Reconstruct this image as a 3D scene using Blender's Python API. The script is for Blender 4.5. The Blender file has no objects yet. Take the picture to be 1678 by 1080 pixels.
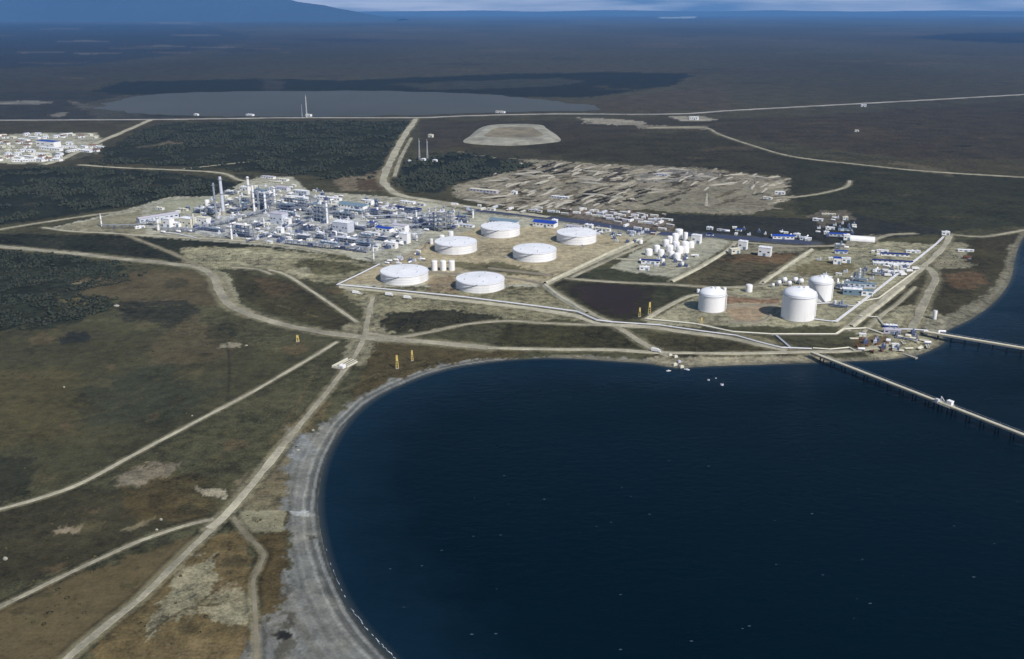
import bpy, math, random
import numpy as np
R = math.radians
random.seed(7)
scene = bpy.context.scene
# ---------------------------------------------------------------- camera
H, FPX, CX, CY, HOR = 300.0, 1500.0, 839.0, 540.0, 15.0
PITCH = math.atan((CY - HOR) / FPX)
cam_d = bpy.data.cameras.new("camera"); cam = bpy.data.objects.new("camera", cam_d)
scene.collection.objects.link(cam); scene.camera = cam
cam.location = (0, 0, H); cam.rotation_euler = (math.pi / 2 - PITCH, 0, 0)
cam_d.sensor_width = 36.0; cam_d.lens = 36.0 * FPX / 1678.0
cam_d.clip_start = 1.0; cam_d.clip_end = 400000.0
# ---------------------------------------------------------------- light
SUN_AZ = (0.64, -0.77); SUN_EL = 45.0
world = bpy.data.worlds.new("World"); scene.world = world; world.use_nodes = True
wn = world.node_tree.nodes; wl = world.node_tree.links; wn.clear()
wo = wn.new("ShaderNodeOutputWorld"); wb = wn.new("ShaderNodeBackground"); ws = wn.new("ShaderNodeTexSky")
ws.sky_type = 'NISHITA'; ws.sun_disc = False; ws.sun_elevation = R(SUN_EL)
ws.sun_rotation = math.atan2(SUN_AZ[0], SUN_AZ[1])
ws.altitude = 300; ws.air_density = 1.0; ws.dust_density = 1.6; ws.ozone_density = 2.5
wb.inputs[1].default_value = 0.09
wl.new(wb.outputs[0], wo.inputs[0])
# thin bright cloud low over the horizon
wt = wn.new("ShaderNodeTexCoord"); wx = wn.new("ShaderNodeSeparateXYZ"); wl.new(wt.outputs["Generated"], wx.inputs[0])
wm = wn.new("ShaderNodeMapping"); wm.inputs["Scale"].default_value = (3, 3, 40); wl.new(wt.outputs["Generated"], wm.inputs[0])
wz = wn.new("ShaderNodeTexNoise"); wz.inputs["Scale"].default_value = 2.2; wz.inputs["Detail"].default_value = 6; wl.new(wm.outputs[0], wz.inputs["Vector"])
wr = wn.new("ShaderNodeMapRange"); wl.new(wz.outputs["Fac"], wr.inputs[0]); wr.inputs[1].default_value = 0.35; wr.inputs[2].default_value = 0.65
wb_ = wn.new("ShaderNodeMapRange"); wl.new(wx.outputs[2], wb_.inputs[0]); wb_.inputs[1].default_value = 0.14; wb_.inputs[2].default_value = 0.02
wk = wn.new("ShaderNodeMath"); wk.operation = 'MULTIPLY'; wl.new(wr.outputs[0], wk.inputs[0]); wl.new(wb_.outputs[0], wk.inputs[1])
wc = wn.new("ShaderNodeMix"); wc.data_type = 'RGBA'; wl.new(wk.outputs[0], wc.inputs[0]); wl.new(ws.outputs[0], wc.inputs[6]); wc.inputs[7].default_value = (16.0, 15.0, 13.6, 1)
wl.new(wc.outputs[2], wb.inputs[0])
sd = bpy.data.lights.new("sun", 'SUN'); sd.energy = 4.5; sd.angle = R(0.5); sd.color = (1.0, 0.96, 0.90)
so = bpy.data.objects.new("sun", sd); scene.collection.objects.link(so)
from mathutils import Vector
_sv = Vector((SUN_AZ[0] * math.cos(R(SUN_EL)), SUN_AZ[1] * math.cos(R(SUN_EL)), math.sin(R(SUN_EL))))
so.rotation_euler = _sv.to_track_quat('Z', 'Y').to_euler()
scene.view_settings.view_transform = 'Standard'; scene.view_settings.look = 'None'
scene.view_settings.exposure = 0.0; scene.view_settings.gamma = 1.0
scene.cycles.use_denoising = True
scene.cycles.max_bounces = 4; scene.cycles.volume_bounces = 0
# ---------------------------------------------------------------- survey: picture point -> place on the ground
_s, _c = math.sin(PITCH), math.cos(PITCH)
def G(px, py, z=0.0):
    dx = px - CX; dy = CY - py
    dyw = dy * _s + FPX * _c; dz = dy * _c - FPX * _s
    t = (z - H) / dz
    return (dx * t, dyw * t)
def MPP(px, py):                      # metres per picture pixel there
    return -H / ((CY - py) * _c - FPX * _s)
def GL(pts, z=0.0): return [G(a, b, z) for a, b in pts]
def HM(py, hpx):                      # height in metres of something hpx tall standing at row py
    t = MPP(0, py); dep = math.atan2(FPX * _s - (CY - py) * _c, FPX * _c + (CY - py) * _s)
    return hpx * t / math.cos(dep)
WATER = -2.0
# ---------------------------------------------------------------- noise
def _h(ix, iy, s):
    n = (ix * 374761393 + iy * 668265263 + s * 1442695041) & 0x7fffffff
    n = ((n ^ (n >> 13)) * 1274126177) & 0x7fffffff
    n = n ^ (n >> 16)
    return (n & 0xffff) / 65535.0
def vn(x, y, s=0):
    fx = np.floor(x); fy = np.floor(y); ix = fx.astype(np.int64); iy = fy.astype(np.int64)
    u = x - fx; v = y - fy; u = u * u * (3 - 2 * u); v = v * v * (3 - 2 * v)
    a = _h(ix, iy, s); b = _h(ix + 1, iy, s); c = _h(ix, iy + 1, s); d = _h(ix + 1, iy + 1, s)
    return (a * (1 - u) + b * u) * (1 - v) + (c * (1 - u) + d * u) * v
def fbm(x, y, s=0, o=4):
    r = 0; a = 0.5; t = 0
    for i in range(o):
        r = r + a * vn(x * 2 ** i + 17.3 * i, y * 2 ** i - 9.1 * i, s + i); t += a; a *= 0.55
    return r / t
def sdist(X, Y, pts, closed=True):    # distance to a polyline, negative inside if closed
    d2 = np.full(X.shape, 1e18); ins = np.zeros(X.shape, bool)
    n = len(pts)
    for i in range(n if closed else n - 1):
        x0, y0 = pts[i]; x1, y1 = pts[(i + 1) % n]
        ex, ey = x1 - x0, y1 - y0; L = ex * ex + ey * ey + 1e-9
        t = np.clip(((X - x0) * ex + (Y - y0) * ey) / L, 0, 1)
        d2 = np.minimum(d2, (X - x0 - t * ex) ** 2 + (Y - y0 - t * ey) ** 2)
        if closed and y0 != y1:
            c = ((Y < y0) != (Y < y1)) & (X < ex * (Y - y0) / ey + x0)
            ins ^= c
    d = np.sqrt(d2)
    return np.where(ins, -d, d) if closed else d
def smooth(pts, n=6):                 # Catmull-Rom
    P = [pts[0]] + list(pts) + [pts[-1]]; out = []
    for i in range(1, len(P) - 2):
        p0, p1, p2, p3 = [np.array(q, float) for q in P[i - 1:i + 3]]
        for k in range(n):
            t = k / n
            out.append(tuple(0.5 * (2 * p1 + (p2 - p0) * t + (2 * p0 - 5 * p1 + 4 * p2 - p3) * t * t + (3 * p1 - p0 - 3 * p2 + p3) * t ** 3)))
    out.append(tuple(pts[-1])); return out
# ---------------------------------------------------------------- coast
SHORE_PX = [(660, 1110), (640, 1078), (600, 1035), (565, 985), (541, 930), (528, 880), (522, 830), (527, 780), (543, 735), (572, 690),
            (612, 655), (665, 628), (730, 606), (800, 594), (870, 588), (940, 588), (1000, 592), (1060, 596), (1110, 603), (1170, 600),
            (1240, 598), (1320, 595), (1400, 592), (1450, 590), (1500, 583), (1530, 572), (1549, 560), (1545, 552), (1552, 542), (1590, 524),
            (1630, 495), (1656, 460), (1664, 425), (1672, 400), (1690, 380), (1760, 365), (1900, 352)]
SHORE = smooth(GL(SHORE_PX, WATER), 4)
BAY = [G(760, 1300, WATER), G(700, 1180, WATER)] + SHORE + [G(2600, 330, WATER), (9000, 1400), (9000, -2500), (400, -2500)]
WALL_L = [(560, 1300), (610, 1150)]
BAY = [(-60, -2500)] + [G(900, 1700, WATER), G(800, 1400, WATER), G(715, 1200, WATER)] + SHORE + [G(2600, 330, WATER), (9000, 1400), (9000, -2500)]
# ---------------------------------------------------------------- roads: name, points, width m, material, height of the bed
ROADS = [
 ("gravel_road", [(-60, 398), (0, 404), (100, 413), (200, 424), (280, 432), (325, 438), (350, 455), (362, 482), (385, 505), (450, 528), (520, 543), (590, 552), (640, 556), (720, 562), (800, 570)], 13, 'gravel'),
 ("gravel_road", [(90, 1110), (110, 1080), (160, 1036), (230, 980), (290, 920), (345, 868), (380, 832), (425, 778), (470, 722), (520, 662), (560, 612), (585, 577), (598, 548), (604, 515), (611, 486)], 6.2, 'gravel'),
 ("gravel_track", [(-40, 846), (0, 834), (60, 818), (130, 793), (210, 750), (300, 702), (380, 660), (440, 627), (500, 592), (552, 560)], 4.2, 'pale'),
 ("gravel_track", [(-40, 1010), (0, 994), (70, 960), (150, 922), (230, 886), (300, 862), (350, 850)], 3.4, 'gravel'),
 ("gravel_road", [(343, 866), (372, 840), (400, 808), (440, 760), (462, 732)], 7.5, 'pale'),
 ("gravel_track", [(383, 848), (398, 872), (430, 903), (427, 925), (414, 955), (418, 1010), (420, 1090)], 2.6, 'dirt'),
 ("gravel_road", [(-60, 388), (0, 376), (60, 366), (120, 357), (170, 350), (230, 343)], 9, 'gravel'),
 ("gravel_track", [(200, 382), (240, 398), (285, 416), (325, 436)], 6, 'dirt'),
 ("perimeter_road", [(70, 373), (120, 379), (180, 382), (240, 386), (320, 390), (420, 396), (500, 406), (560, 417)], 8, 'pale'),
 ("gravel_road", [(440, 442), (468, 450), (500, 470), (545, 500), (585, 528)], 5, 'pale'),
 ("gravel_track", [(380, 438), (420, 441), (445, 450)], 5, 'gravel'),
 ("highway", [(-200, 197), (0, 197), (250, 196), (480, 193), (680, 193), (760, 190), (900, 187), (1100, 187), (1200, 181), (1350, 173), (1500, 165), (1678, 155), (1850, 146)], 15, 'paved'),
 ("gravel_road", [(682, 195), (662, 223), (641, 262), (629, 290), (632, 304), (655, 320), (700, 328), (760, 338), (830, 347), (900, 356)], 15, 'pale'),
 ("gravel_track", [(674, 226), (656, 260), (646, 290)], 7, 'gravel'),
 ("gravel_road", [(248, 196), (200, 217), (150, 238), (100, 261), (70, 270)], 13, 'pale'),
 ("gravel_road", [(130, 270), (200, 275), (300, 279), (365, 284), (392, 295), (430, 299)], 10, 'pale'),
 ("gravel_track", [(300, 277), (380, 268), (440, 262)], 6, 'gravel'),
 ("gravel_road", [(1060, 210), (1150, 209), (1180, 221), (1240, 241), (1300, 257), (1400, 269), (1520, 281), (1700, 292)], 8, 'gravel'),
 ("gravel_track", [(1393, 296), (1385, 307), (1340, 318), (1285, 325)], 7, 'gravel'),
 ("asphalt_road", [(780, 344), (860, 352), (940, 362), (1010, 372), (1080, 382), (1160, 386), (1240, 392), (1330, 398)], 20, 'asphalt'),
 ("perimeter_road", [(893, 467), (950, 440), (1000, 417), (1055, 392), (1080, 380)], 8, 'pale'),
 ("gravel_track", [(935, 455), (1005, 423), (1062, 398)], 6, 'gravel'),
 ("gravel_track", [(600, 545), (650, 552), (700, 545), (760, 532), (830, 526), (900, 530), (990, 533), (1045, 532)], 6, 'gravel'),
 ("gravel_road", [(1000, 530), (1030, 547), (1060, 566), (1100, 584)], 9, 'gravel'),
 ("gravel_road", [(800, 570), (900, 572), (1000, 573), (1090, 578), (1200, 579), (1300, 577), (1400, 574), (1470, 562)], 6, 'pale'),
 ("causeway_road", [(1385, 541), (1432, 503), (1475, 470), (1520, 430), (1548, 403), (1556, 386)], 9, 'pale'),
 ("gravel_road", [(1490, 545), (1508, 510), (1522, 480), (1532, 456), (1522, 440), (1500, 436)], 11, 'gravel'),
 ("gravel_track", [(1556, 384), (1610, 388), (1660, 380), (1740, 366)], 7, 'gravel'),
 ("gravel_track", [(1410, 405), (1440, 390), (1465, 384), (1500, 383)], 7, 'gravel'),
 ("perimeter_road", [(1100, 461), (1140, 440), (1190, 412), (1205, 398)], 7, 'pale'),
 ("gravel_road", [(1245, 466), (1290, 436), (1330, 410)], 9, 'pale'),
 ("gravel_track", [(925, 456), (1000, 462), (1090, 466), (1180, 471), (1250, 468), (1350, 458)], 7, 'gravel'),
 ("gravel_track", [(1058, 524), (1085, 507), (1125, 487), (1145, 483)], 6, 'pale'),
 ("gravel_road", [(893, 469), (930, 492), (965, 512), (1000, 528)], 9, 'gravel'),
 ("gravel_track", [(1400, 400), (1320, 404), (1230, 398), (1200, 396)], 6, 'gravel'),
 ("coast_road", [(640, 481), (760, 493), (880, 508), (940, 518), (985, 531), (1060, 536), (1120, 544), (1190, 553), (1250, 566), (1290, 574)], 9, 'pale'),
 ("gravel_track", [(1010, 424), (1060, 428), (1100, 440), (1130, 436)], 5, 'pale'),
 ("gravel_track", [(1160, 472), (1230, 488), (1290, 488)], 4, 'dirt'),
 ("gravel_track", [(1415, 545), (1440, 520), (1470, 498), (1500, 470)], 4, 'gravel'),
 ("gravel_track", [(0, 232), (60, 236), (110, 240)], 7, 'pale'),
]
# ---------------------------------------------------------------- materials
def lin(c): 
    c = c / 255.0
    return c / 12.92 if c <= 0.04045 else ((c + 0.055) / 1.055) ** 2.4
ALB = 0.92
def col(rgb, k=ALB): return tuple(min(0.85, lin(v) * k) for v in rgb)
def newmat(name):
    m = bpy.data.materials.new(name); m.use_nodes = True
    nt = m.node_tree; b = nt.nodes["Principled BSDF"]; return m, nt, b
def _pos(nt):
    g = nt.nodes.new("ShaderNodeNewGeometry"); return g.outputs["Position"]
def _noise(nt, vec, scale, detail=4, rough=0.6, stretch=None):
    if stretch:
        mp = nt.nodes.new("ShaderNodeMapping"); mp.inputs["Scale"].default_value = stretch
        nt.links.new(vec, mp.inputs[0]); vec = mp.outputs[0]
    n = nt.nodes.new("ShaderNodeTexNoise"); n.inputs["Scale"].default_value = scale
    n.inputs["Detail"].default_value = detail; n.inputs["Roughness"].default_value = rough
    nt.links.new(vec, n.inputs["Vector"]); return n.outputs["Fac"]
def _math(nt, op, a, b=None, clamp=False):
    m = nt.nodes.new("ShaderNodeMath"); m.operation = op; m.use_clamp = clamp
    for i, v in enumerate((a, b)):
        if v is None: continue
        if isinstance(v, (int, float)): m.inputs[i].default_value = v
        else: nt.links.new(v, m.inputs[i])
    return m.outputs[0]
def _range(nt, v, a, b, c, d):
    m = nt.nodes.new("ShaderNodeMapRange"); nt.links.new(v, m.inputs[0])
    for i, x in enumerate((a, b, c, d)): m.inputs[i + 1].default_value = x
    return m.outputs[0]
def _scalecol(nt, c, f):
    m = nt.nodes.new("ShaderNodeVectorMath"); m.operation = 'SCALE'
    if isinstance(c, tuple): m.inputs[0].default_value = c[:3]
    else: nt.links.new(c, m.inputs[0])
    nt.links.new(f, m.inputs["Scale"]); return m.outputs[0]
def _mixc(nt, f, a, b):
    m = nt.nodes.new("ShaderNodeMix"); m.data_type = 'RGBA'
    if isinstance(f, (int, float)): m.inputs[0].default_value = f
    else: nt.links.new(f, m.inputs[0])
    for i, v in ((6, a), (7, b)):
        if isinstance(v, tuple): m.inputs[i].default_value = (*v[:3], 1)
        else: nt.links.new(v, m.inputs[i])
    return m.outputs[2]
def surf(name, rgb, rough=0.6, var=0.15, scale=0.3, stretch=None, metal=0.0, bump=0.0, alb=None, dirt=None, wide=0.0):
    """a painted or mineral surface with weathering"""
    m, nt, b = newmat(name); c = alb if alb else col(rgb)
    p = _pos(nt); n = _noise(nt, p, scale, 5, 0.65, stretch)
    f = _range(nt, n, 0.25, 0.75, 1 - var, 1 + var)
    if wide: f = _math(nt, 'MULTIPLY', f, _range(nt, _noise(nt, p, wide, 6, 0.7), 0.3, 0.7, 1 - 1.6 * var, 1 + 1.3 * var))
    out = _scalecol(nt, c, f)
    if dirt:
        d = _noise(nt, p, scale * 0.37, 6, 0.7, (1, 1, 0.25))
        out = _mixc(nt, _range(nt, d, 0.5, 0.72, 0.0, dirt[3]), out, col(dirt[:3]))
    nt.links.new(out, b.inputs["Base Color"])
    b.inputs["Roughness"].default_value = rough; b.inputs["Metallic"].default_value = metal
    b.inputs["Specular IOR Level"].default_value = 0.3
    if bump:
        bn = nt.nodes.new("ShaderNodeBump"); bn.inputs["Strength"].default_value = bump; bn.inputs["Distance"].default_value = 0.5
        nt.links.new(_noise(nt, p, scale * 3, 6, 0.7), bn.inputs["Height"]); nt.links.new(bn.outputs[0], b.inputs["Normal"])
    return m
M = {
 'white': surf("white_paint", 0, 0.5, 0.05, 0.12, (1, 1, 0.3), alb=(0.80, 0.79, 0.79), dirt=(175, 168, 158, 0.35)),
 'whiteroof': surf("white_roof_plate", 0, 0.5, 0.06, 0.10, alb=(0.76, 0.77, 0.80), dirt=(185, 185, 188, 0.4)),
 'cream': surf("cream_paint", (214, 210, 192), 0.6, 0.10, 0.3),
 'lgrey': surf("light_grey_cladding", (198, 202, 212), 0.55, 0.12, 0.3),
 'lilac': surf("pale_roof_sheet", (190, 186, 198), 0.5, 0.10, 0.15, (1, 6, 1)),
 'grey': surf("galvanised_steel", (150, 156, 168), 0.45, 0.25, 0.4, metal=0.2),
 'dsteel': surf("dark_blue_grey_steel", (88, 98, 128), 0.5, 0.3, 0.4),
 'conc': surf("concrete", (158, 154, 142), 0.85, 0.18, 0.3, bump=0.2),
 'teal': surf("teal_grey_sheet", (112, 134, 150), 0.5, 0.15, 0.2),
 'blue': surf("blue_roof_sheet", (36, 68, 158), 0.45, 0.12, 0.2, (1, 5, 1)),
 'navy': surf("navy_roof_sheet", (24, 38, 104), 0.45, 0.15, 0.2, (1, 5, 1)),
 'dark': surf("dark_opening", (28, 32, 42), 0.4, 0.2, 0.5),
 'rust': surf("rusty_steel", (112, 78, 60), 0.8, 0.3, 0.6),
 'yellow': surf("yellow_paint", (214, 190, 112), 0.5, 0.12, 0.5),
 'red': surf("dull_red_paint", (140, 60, 52), 0.6, 0.15, 0.5),
 'rubber': surf("tyre_rubber", (28, 28, 30), 0.8, 0.1, 1),
 'glass': surf("dark_window_glass", (34, 44, 58), 0.12, 0.1, 1),
 'gravel': surf("gravel", (150, 145, 126), 0.95, 0.3, 0.35, bump=0.4, wide=0.03),
 'pale': surf("pale_gravel", (166, 161, 141), 0.95, 0.26, 0.35, bump=0.4, wide=0.03),
 'dirt': surf("dirt_track", (128, 121, 102), 0.95, 0.25, 0.15, bump=0.4, wide=0.03),
 'paved': surf("worn_paving", (150, 148, 146), 0.9, 0.2, 0.05, wide=0.01),
 'asphalt': surf("asphalt", (60, 66, 88), 0.8, 0.2, 0.05),
 'earth': surf("bare_earth", (128, 122, 108), 0.95, 0.25, 0.08, bump=0.5),
 'palebund': surf("pale_bund", (176, 172, 152), 0.95, 0.2, 0.1, bump=0.4, wide=0.04),
 'rock': surf("pale_rock", (158, 154, 142), 0.9, 0.2, 0.4, bump=0.5),
 'foam': surf("foam", (206, 214, 222), 0.6, 0.1, 1),
}
# ---------------------------------------------------------------- mesh writing
class MB:
    def __init__(s): s.v = []; s.f = []; s.n = 0
    def add(s, vs, fs):
        s.v.extend(vs); k = s.n; s.f.extend([tuple(i + k for i in q) for q in fs]); s.n += len(vs); return s
    def box(s, x, y, z, w, d, h, a=0.0):          # centre of the base, size, turn
        ca, sa = math.cos(a), math.sin(a); vs = []
        for zz in (z, z + h):
            for ux, uy in ((-.5, -.5), (.5, -.5), (.5, .5), (-.5, .5)):
                vs.append((x + ux * w * ca - uy * d * sa, y + ux * w * sa + uy * d * ca, zz))
        return s.add(vs, [(3, 2, 1, 0), (4, 5, 6, 7), (0, 1, 5, 4), (1, 2, 6, 5), (2, 3, 7, 6), (3, 0, 4, 7)])
    def cyl(s, x, y, z, r, h, n=16, r2=None, cap=True, dome=0.0, bottom=True):
        r2 = r if r2 is None else r2; rings = [(r, z), (r2, z + h)]
        if dome:
            for k in range(1, 5):
                t = k / 5 * math.pi / 2; rings.append((r2 * math.cos(t), z + h + dome * math.sin(t)))
            rings.append((0.001, z + h + dome))
        vs = [(x + q * math.cos(2 * math.pi * i / n), y + q * math.sin(2 * math.pi * i / n), zz) for q, zz in rings for i in range(n)]
        fs = [(k * n + i, k * n + (i + 1) % n, (k + 1) * n + (i + 1) % n, (k + 1) * n + i) for k in range(len(rings) - 1) for i in range(n)]
        if cap and not dome: fs.append(tuple(n + i for i in range(n)))
        if bottom: fs.append(tuple(n - 1 - i for i in range(n)))
        return s.add(vs, fs)
    def cone(s, x, y, z, r, h, n=32): return s.cyl(x, y, z, r, h, n, 0.02, True, bottom=True)
    def tube(s, a, b, r, n=8, caps=True):
        a = Vector(a); b = Vector(b); d = (b - a).normalized()
        u = d.cross(Vector((0, 0, 1)) if abs(d.z) < 0.95 else Vector((1, 0, 0))).normalized(); w = d.cross(u)
        vs = [tuple(p + (u * math.cos(2 * math.pi * i / n) + w * math.sin(2 * math.pi * i / n)) * r) for p in (a, b) for i in range(n)]
        fs = [(i, i + n, (i + 1) % n + n, (i + 1) % n) for i in range(n)]
        if caps: fs += [tuple(range(n)), tuple(2 * n - 1 - i for i in range(n))]
        return s.add(vs, fs)
    def bar(s, a, b, t): return s.tube(a, b, t * 0.7, 4)
    def capsule(s, x, y, z, r, l, a=0.0, n=12):   # horizontal vessel with dished ends, centre at x,y,z
        ca, sa = math.cos(a), math.sin(a); prof = []
        for k in range(4): t = math.pi / 2 * (1 - k / 4); prof.append((-l / 2 - r * 0.5 * math.sin(t), max(r * math.cos(t), 0.01)))
        prof += [(-l / 2, r), (l / 2, r)]
        for k in range(1, 5): t = math.pi / 2 * k / 4; prof.append((l / 2 + r * 0.5 * math.sin(t), max(r * math.cos(t), 0.01)))
        vs = []
        for q, rr in prof:
            for i in range(n):
                t = 2 * math.pi * i / n; vs.append((x + q * ca - rr * math.cos(t) * sa, y + q * sa + rr * math.cos(t) * ca, z + rr * math.sin(t)))
        return s.add(vs, [(k * n + i, (k + 1) * n + i, (k + 1) * n + (i + 1) % n, k * n + (i + 1) % n) for k in range(len(prof) - 1) for i in range(n)])
    def ball(s, x, y, z, r, n=14, m=8):
        vs = [(x + r * math.sin(math.pi * k / m) * math.cos(2 * math.pi * i / n), y + r * math.sin(math.pi * k / m) * math.sin(2 * math.pi * i / n), z - r * math.cos(math.pi * k / m)) for k in range(m + 1) for i in range(n)]
        return s.add(vs, [(k * n + i, k * n + (i + 1) % n, (k + 1) * n + (i + 1) % n, (k + 1) * n + i) for k in range(m) for i in range(n)])
    def ring(s, x, y, z, r0, r1, h, n=24, a0=0.0, a1=2 * math.pi):
        full = abs(a1 - a0 - 2 * math.pi) < 1e-6; m = n if full else n + 1; vs = []
        for i in range(m):
            t = a0 + (a1 - a0) * i / n
            for rr, zz in ((r0, z), (r1, z), (r1, z + h), (r0, z + h)): vs.append((x + rr * math.cos(t), y + rr * math.sin(t), zz))
        fs = []
        for i in range(n):
            j = (i + 1) % m
            for k in range(4): fs.append((i * 4 + k, j * 4 + k, j * 4 + (k + 1) % 4, i * 4 + (k + 1) % 4))
        return s.add(vs, fs)
    def gable(s, x, y, z, w, d, h, a=0.0, over=0.4):    # ridge along w
        ca, sa = math.cos(a), math.sin(a); W = w / 2 + over; D = d / 2 + over; vs = []
        for ux, uy, zz in ((-W, -D, 0), (W, -D, 0), (W, D, 0), (-W, D, 0), (-W, 0, h), (W, 0, h)):
            vs.append((x + ux * ca - uy * sa, y + ux * sa + uy * ca, z + zz))
        return s.add(vs, [(0, 1, 5, 4), (2, 3, 4, 5), (0, 4, 3), (1, 2, 5), (3, 2, 1, 0)])
    def mesh(s, name, mat, smooth=False):
        me = bpy.data.meshes.new(name); me.from_pydata([tuple(v) for v in s.v], [], s.f)
        me.materials.append(mat if not isinstance(mat, str) else M[mat]); me.update()
        if smooth:
            me.polygons.foreach_set("use_smooth", [True] * len(me.polygons))
            try: me.set_sharp_from_angle(angle=R(35))
            except Exception: pass
        return me
COL = scene.collection
def link(name, me, parent=None):
    o = bpy.data.objects.new(name, me); COL.objects.link(o)
    if parent is not None: o.parent = parent
    return o
def part(name, mb, mat, parent, smooth=False): return link(name, mb.mesh(name, mat, smooth), parent)
def struct(name, mb, mat, kind='structure'):
    o = link(name, mb.mesh(name, mat)); o['kind'] = kind; return o
def thing(name, label, cat, x=0, y=0, z=0, a=0.0, group=None):
    o = bpy.data.objects.new(name, None); COL.objects.link(o); o.location = (x, y, z); o.rotation_euler = (0, 0, a)
    o.empty_display_size = 1; o['label'] = label; o['category'] = cat
    if group: o['group'] = group
    return o
def solo(name, mb, mat, label, cat, group=None, kind=None):
    o = link(name, mb.mesh(name, mat)); o['label'] = label; o['category'] = cat
    if group: o['group'] = group
    if kind: o['kind'] = kind
    return o
KIDS = {}
def copy_thing(root, x, y, z, a, label, group=None, scale=None):
    r = root.copy(); COL.objects.link(r); r.location = (x, y, z); r.rotation_euler = (0, 0, a); r['label'] = label
    if group: r['group'] = group
    if scale: r.scale = scale
    for ch in list(root.children):
        c = ch.copy(); COL.objects.link(c); c.parent = r
        for g in list(ch.children):
            d = g.copy(); COL.objects.link(d); d.parent = c
    return r
# ---------------------------------------------------------------- terrain
def grid_axis(segs):
    out = []
    for a, b, s in segs: out += list(np.arange(a, b, s))
    out.append(segs[-1][1]); return np.array(out, float)
gx = grid_axis([(-1400, -200, 30), (-200, 0, 8), (0, 1678, 2.6), (1678, 1880, 8), (1880, 3100, 30)])
gy = grid_axis([(23.4, 25, 0.2), (25, 60, 0.8), (60, 620, 1.6), (620, 1090, 2.5), (1090, 1300, 8), (1300, 2400, 40)])
PX, PY = np.meshgrid(gx, gy)
dyw = (CY - PY) * _s + FPX * _c; dzz = (CY - PY) * _c - FPX * _s; T = -H / dzz
X = (PX - CX) * T; Y = dyw * T
DIST = np.hypot(X, Y)
def blend(base, m, v): return base * (1 - m[..., None]) + np.array(v)[None, None, :] * m[..., None]
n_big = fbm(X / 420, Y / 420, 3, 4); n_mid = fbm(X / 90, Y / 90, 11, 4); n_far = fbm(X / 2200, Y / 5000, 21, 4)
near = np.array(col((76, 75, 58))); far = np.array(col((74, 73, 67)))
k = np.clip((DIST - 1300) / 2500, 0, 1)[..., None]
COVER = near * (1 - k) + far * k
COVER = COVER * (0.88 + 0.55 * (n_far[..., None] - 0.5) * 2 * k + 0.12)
brown = np.array(col((92, 81, 60)))
kb = np.clip((n_big - 0.5) * 3.2, 0, 1)[..., None] * (1 - k) * 0.55
COVER = COVER * (1 - kb) + brown * kb
VEG = np.full(X.shape, 1.0)
def region(pts, f, warp, closed=True, grow=0.0, seed=5, z=0.0):
    P = GL(pts, z); cx = sum(p[0] for p in pts) / len(pts); cy = sum(p[1] for p in pts) / len(pts); m = MPP(cx, cy)
    F = max(f * m, 0.3); Wp = warp * m; pad = F * 2 + Wp * 2 + grow + 5
    xs = [p[0] for p in P]; ys = [p[1] for p in P]
    sel = (X > min(xs) - pad) & (X < max(xs) + pad) & (Y > min(ys) - pad * 1.5) & (Y < max(ys) + pad * 1.5)
    out = np.zeros(X.shape)
    if not sel.any(): return out
    x = X[sel]; y = Y[sel]
    if Wp > 0:
        q = max(Wp * 3.0, 2.0)
        x2 = x + (fbm(x / q, y / q, seed, 5) - 0.5) * 4 * Wp; y2 = y + (fbm(x / q + 50, y / q, seed + 3, 5) - 0.5) * 4 * Wp * 1.5
    else: x2, y2 = x, y
    d = sdist(x2, y2, P, closed) - grow + (fbm(x / (m * 4 + .5), y / (m * 7 + .5), seed + 9, 4) - .5) * (Wp * 1.8 + F)
    F2 = F * 1.9; t = np.clip(0.5 - d / (2 * F2), 0, 1); nn = fbm(x / (m * 3 + .8), y / (m * 5 + .8), seed + 21, 4)
    t = np.clip((t + (nn - .5) * 5.2 * t * (1 - t) - .5) * 1.9 + .5, 0, 1); out[sel] = t * t * (3 - 2 * t); return out
def inside_px(px, py, poly):
    c = False; n = len(poly)
    for i in range(n):
        x0, y0 = poly[i]; x1, y1 = poly[(i + 1) % n]
        if (y0 > py) != (y1 > py) and px < (x1 - x0) * (py - y0) / (y1 - y0) + x0: c = not c
    return c
def paint(pts, rgb, f=3, warp=4, amt=1.0, veg=None, closed=True, grow=0.0, seed=5):
    global COVER, VEG
    m = region(pts, f, warp, closed, grow, seed) * amt
    COVER = blend(COVER, m, col(rgb))
    if veg is not None: VEG = VEG * (1 - m) + veg * m
    return m
# far country
paint([(-400, 40), (330, 40), (420, 62), (320, 85), (120, 108), (-400, 118)], (46, 52, 62), 6, 14, 0.8)
paint([(330, 58), (520, 62), (760, 66), (760, 74), (480, 74), (330, 70)], (60, 60, 66), 5, 8, 0.6)
for s in range(16):
    a = 20 + (s * 97) % 420; b = 34 + (s * 53) % 58
    paint([(a, b), (a + 60, b - 1), (a + 90, b + 1.2), (a + 20, b + 2.2)], (118, 114, 112) if s % 2 else (38, 44, 54), 2, 5, 0.5, seed=s)
paint([(1490, 61), (1560, 55), (1900, 48), (1900, 72), (1640, 70), (1550, 66)], (30, 36, 56), 3, 3, 0.9)
paint([(1080, 28), (1140, 27), (1140, 30), (1080, 30)], (190, 195, 200), 2, 2, 0.6)
paint([(1590, 24.5), (1900, 24.5), (1900, 26.5), (1590, 26.5)], (215, 220, 225), 2, 0, 0.9)
paint([(470, 64), (560, 63), (700, 67), (540, 69)], (44, 44, 54), 4, 4, 0.6)
paint([(350, 80), (430, 77), (450, 83), (380, 86)], (44, 44, 54), 4, 4, 0.6)
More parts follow.
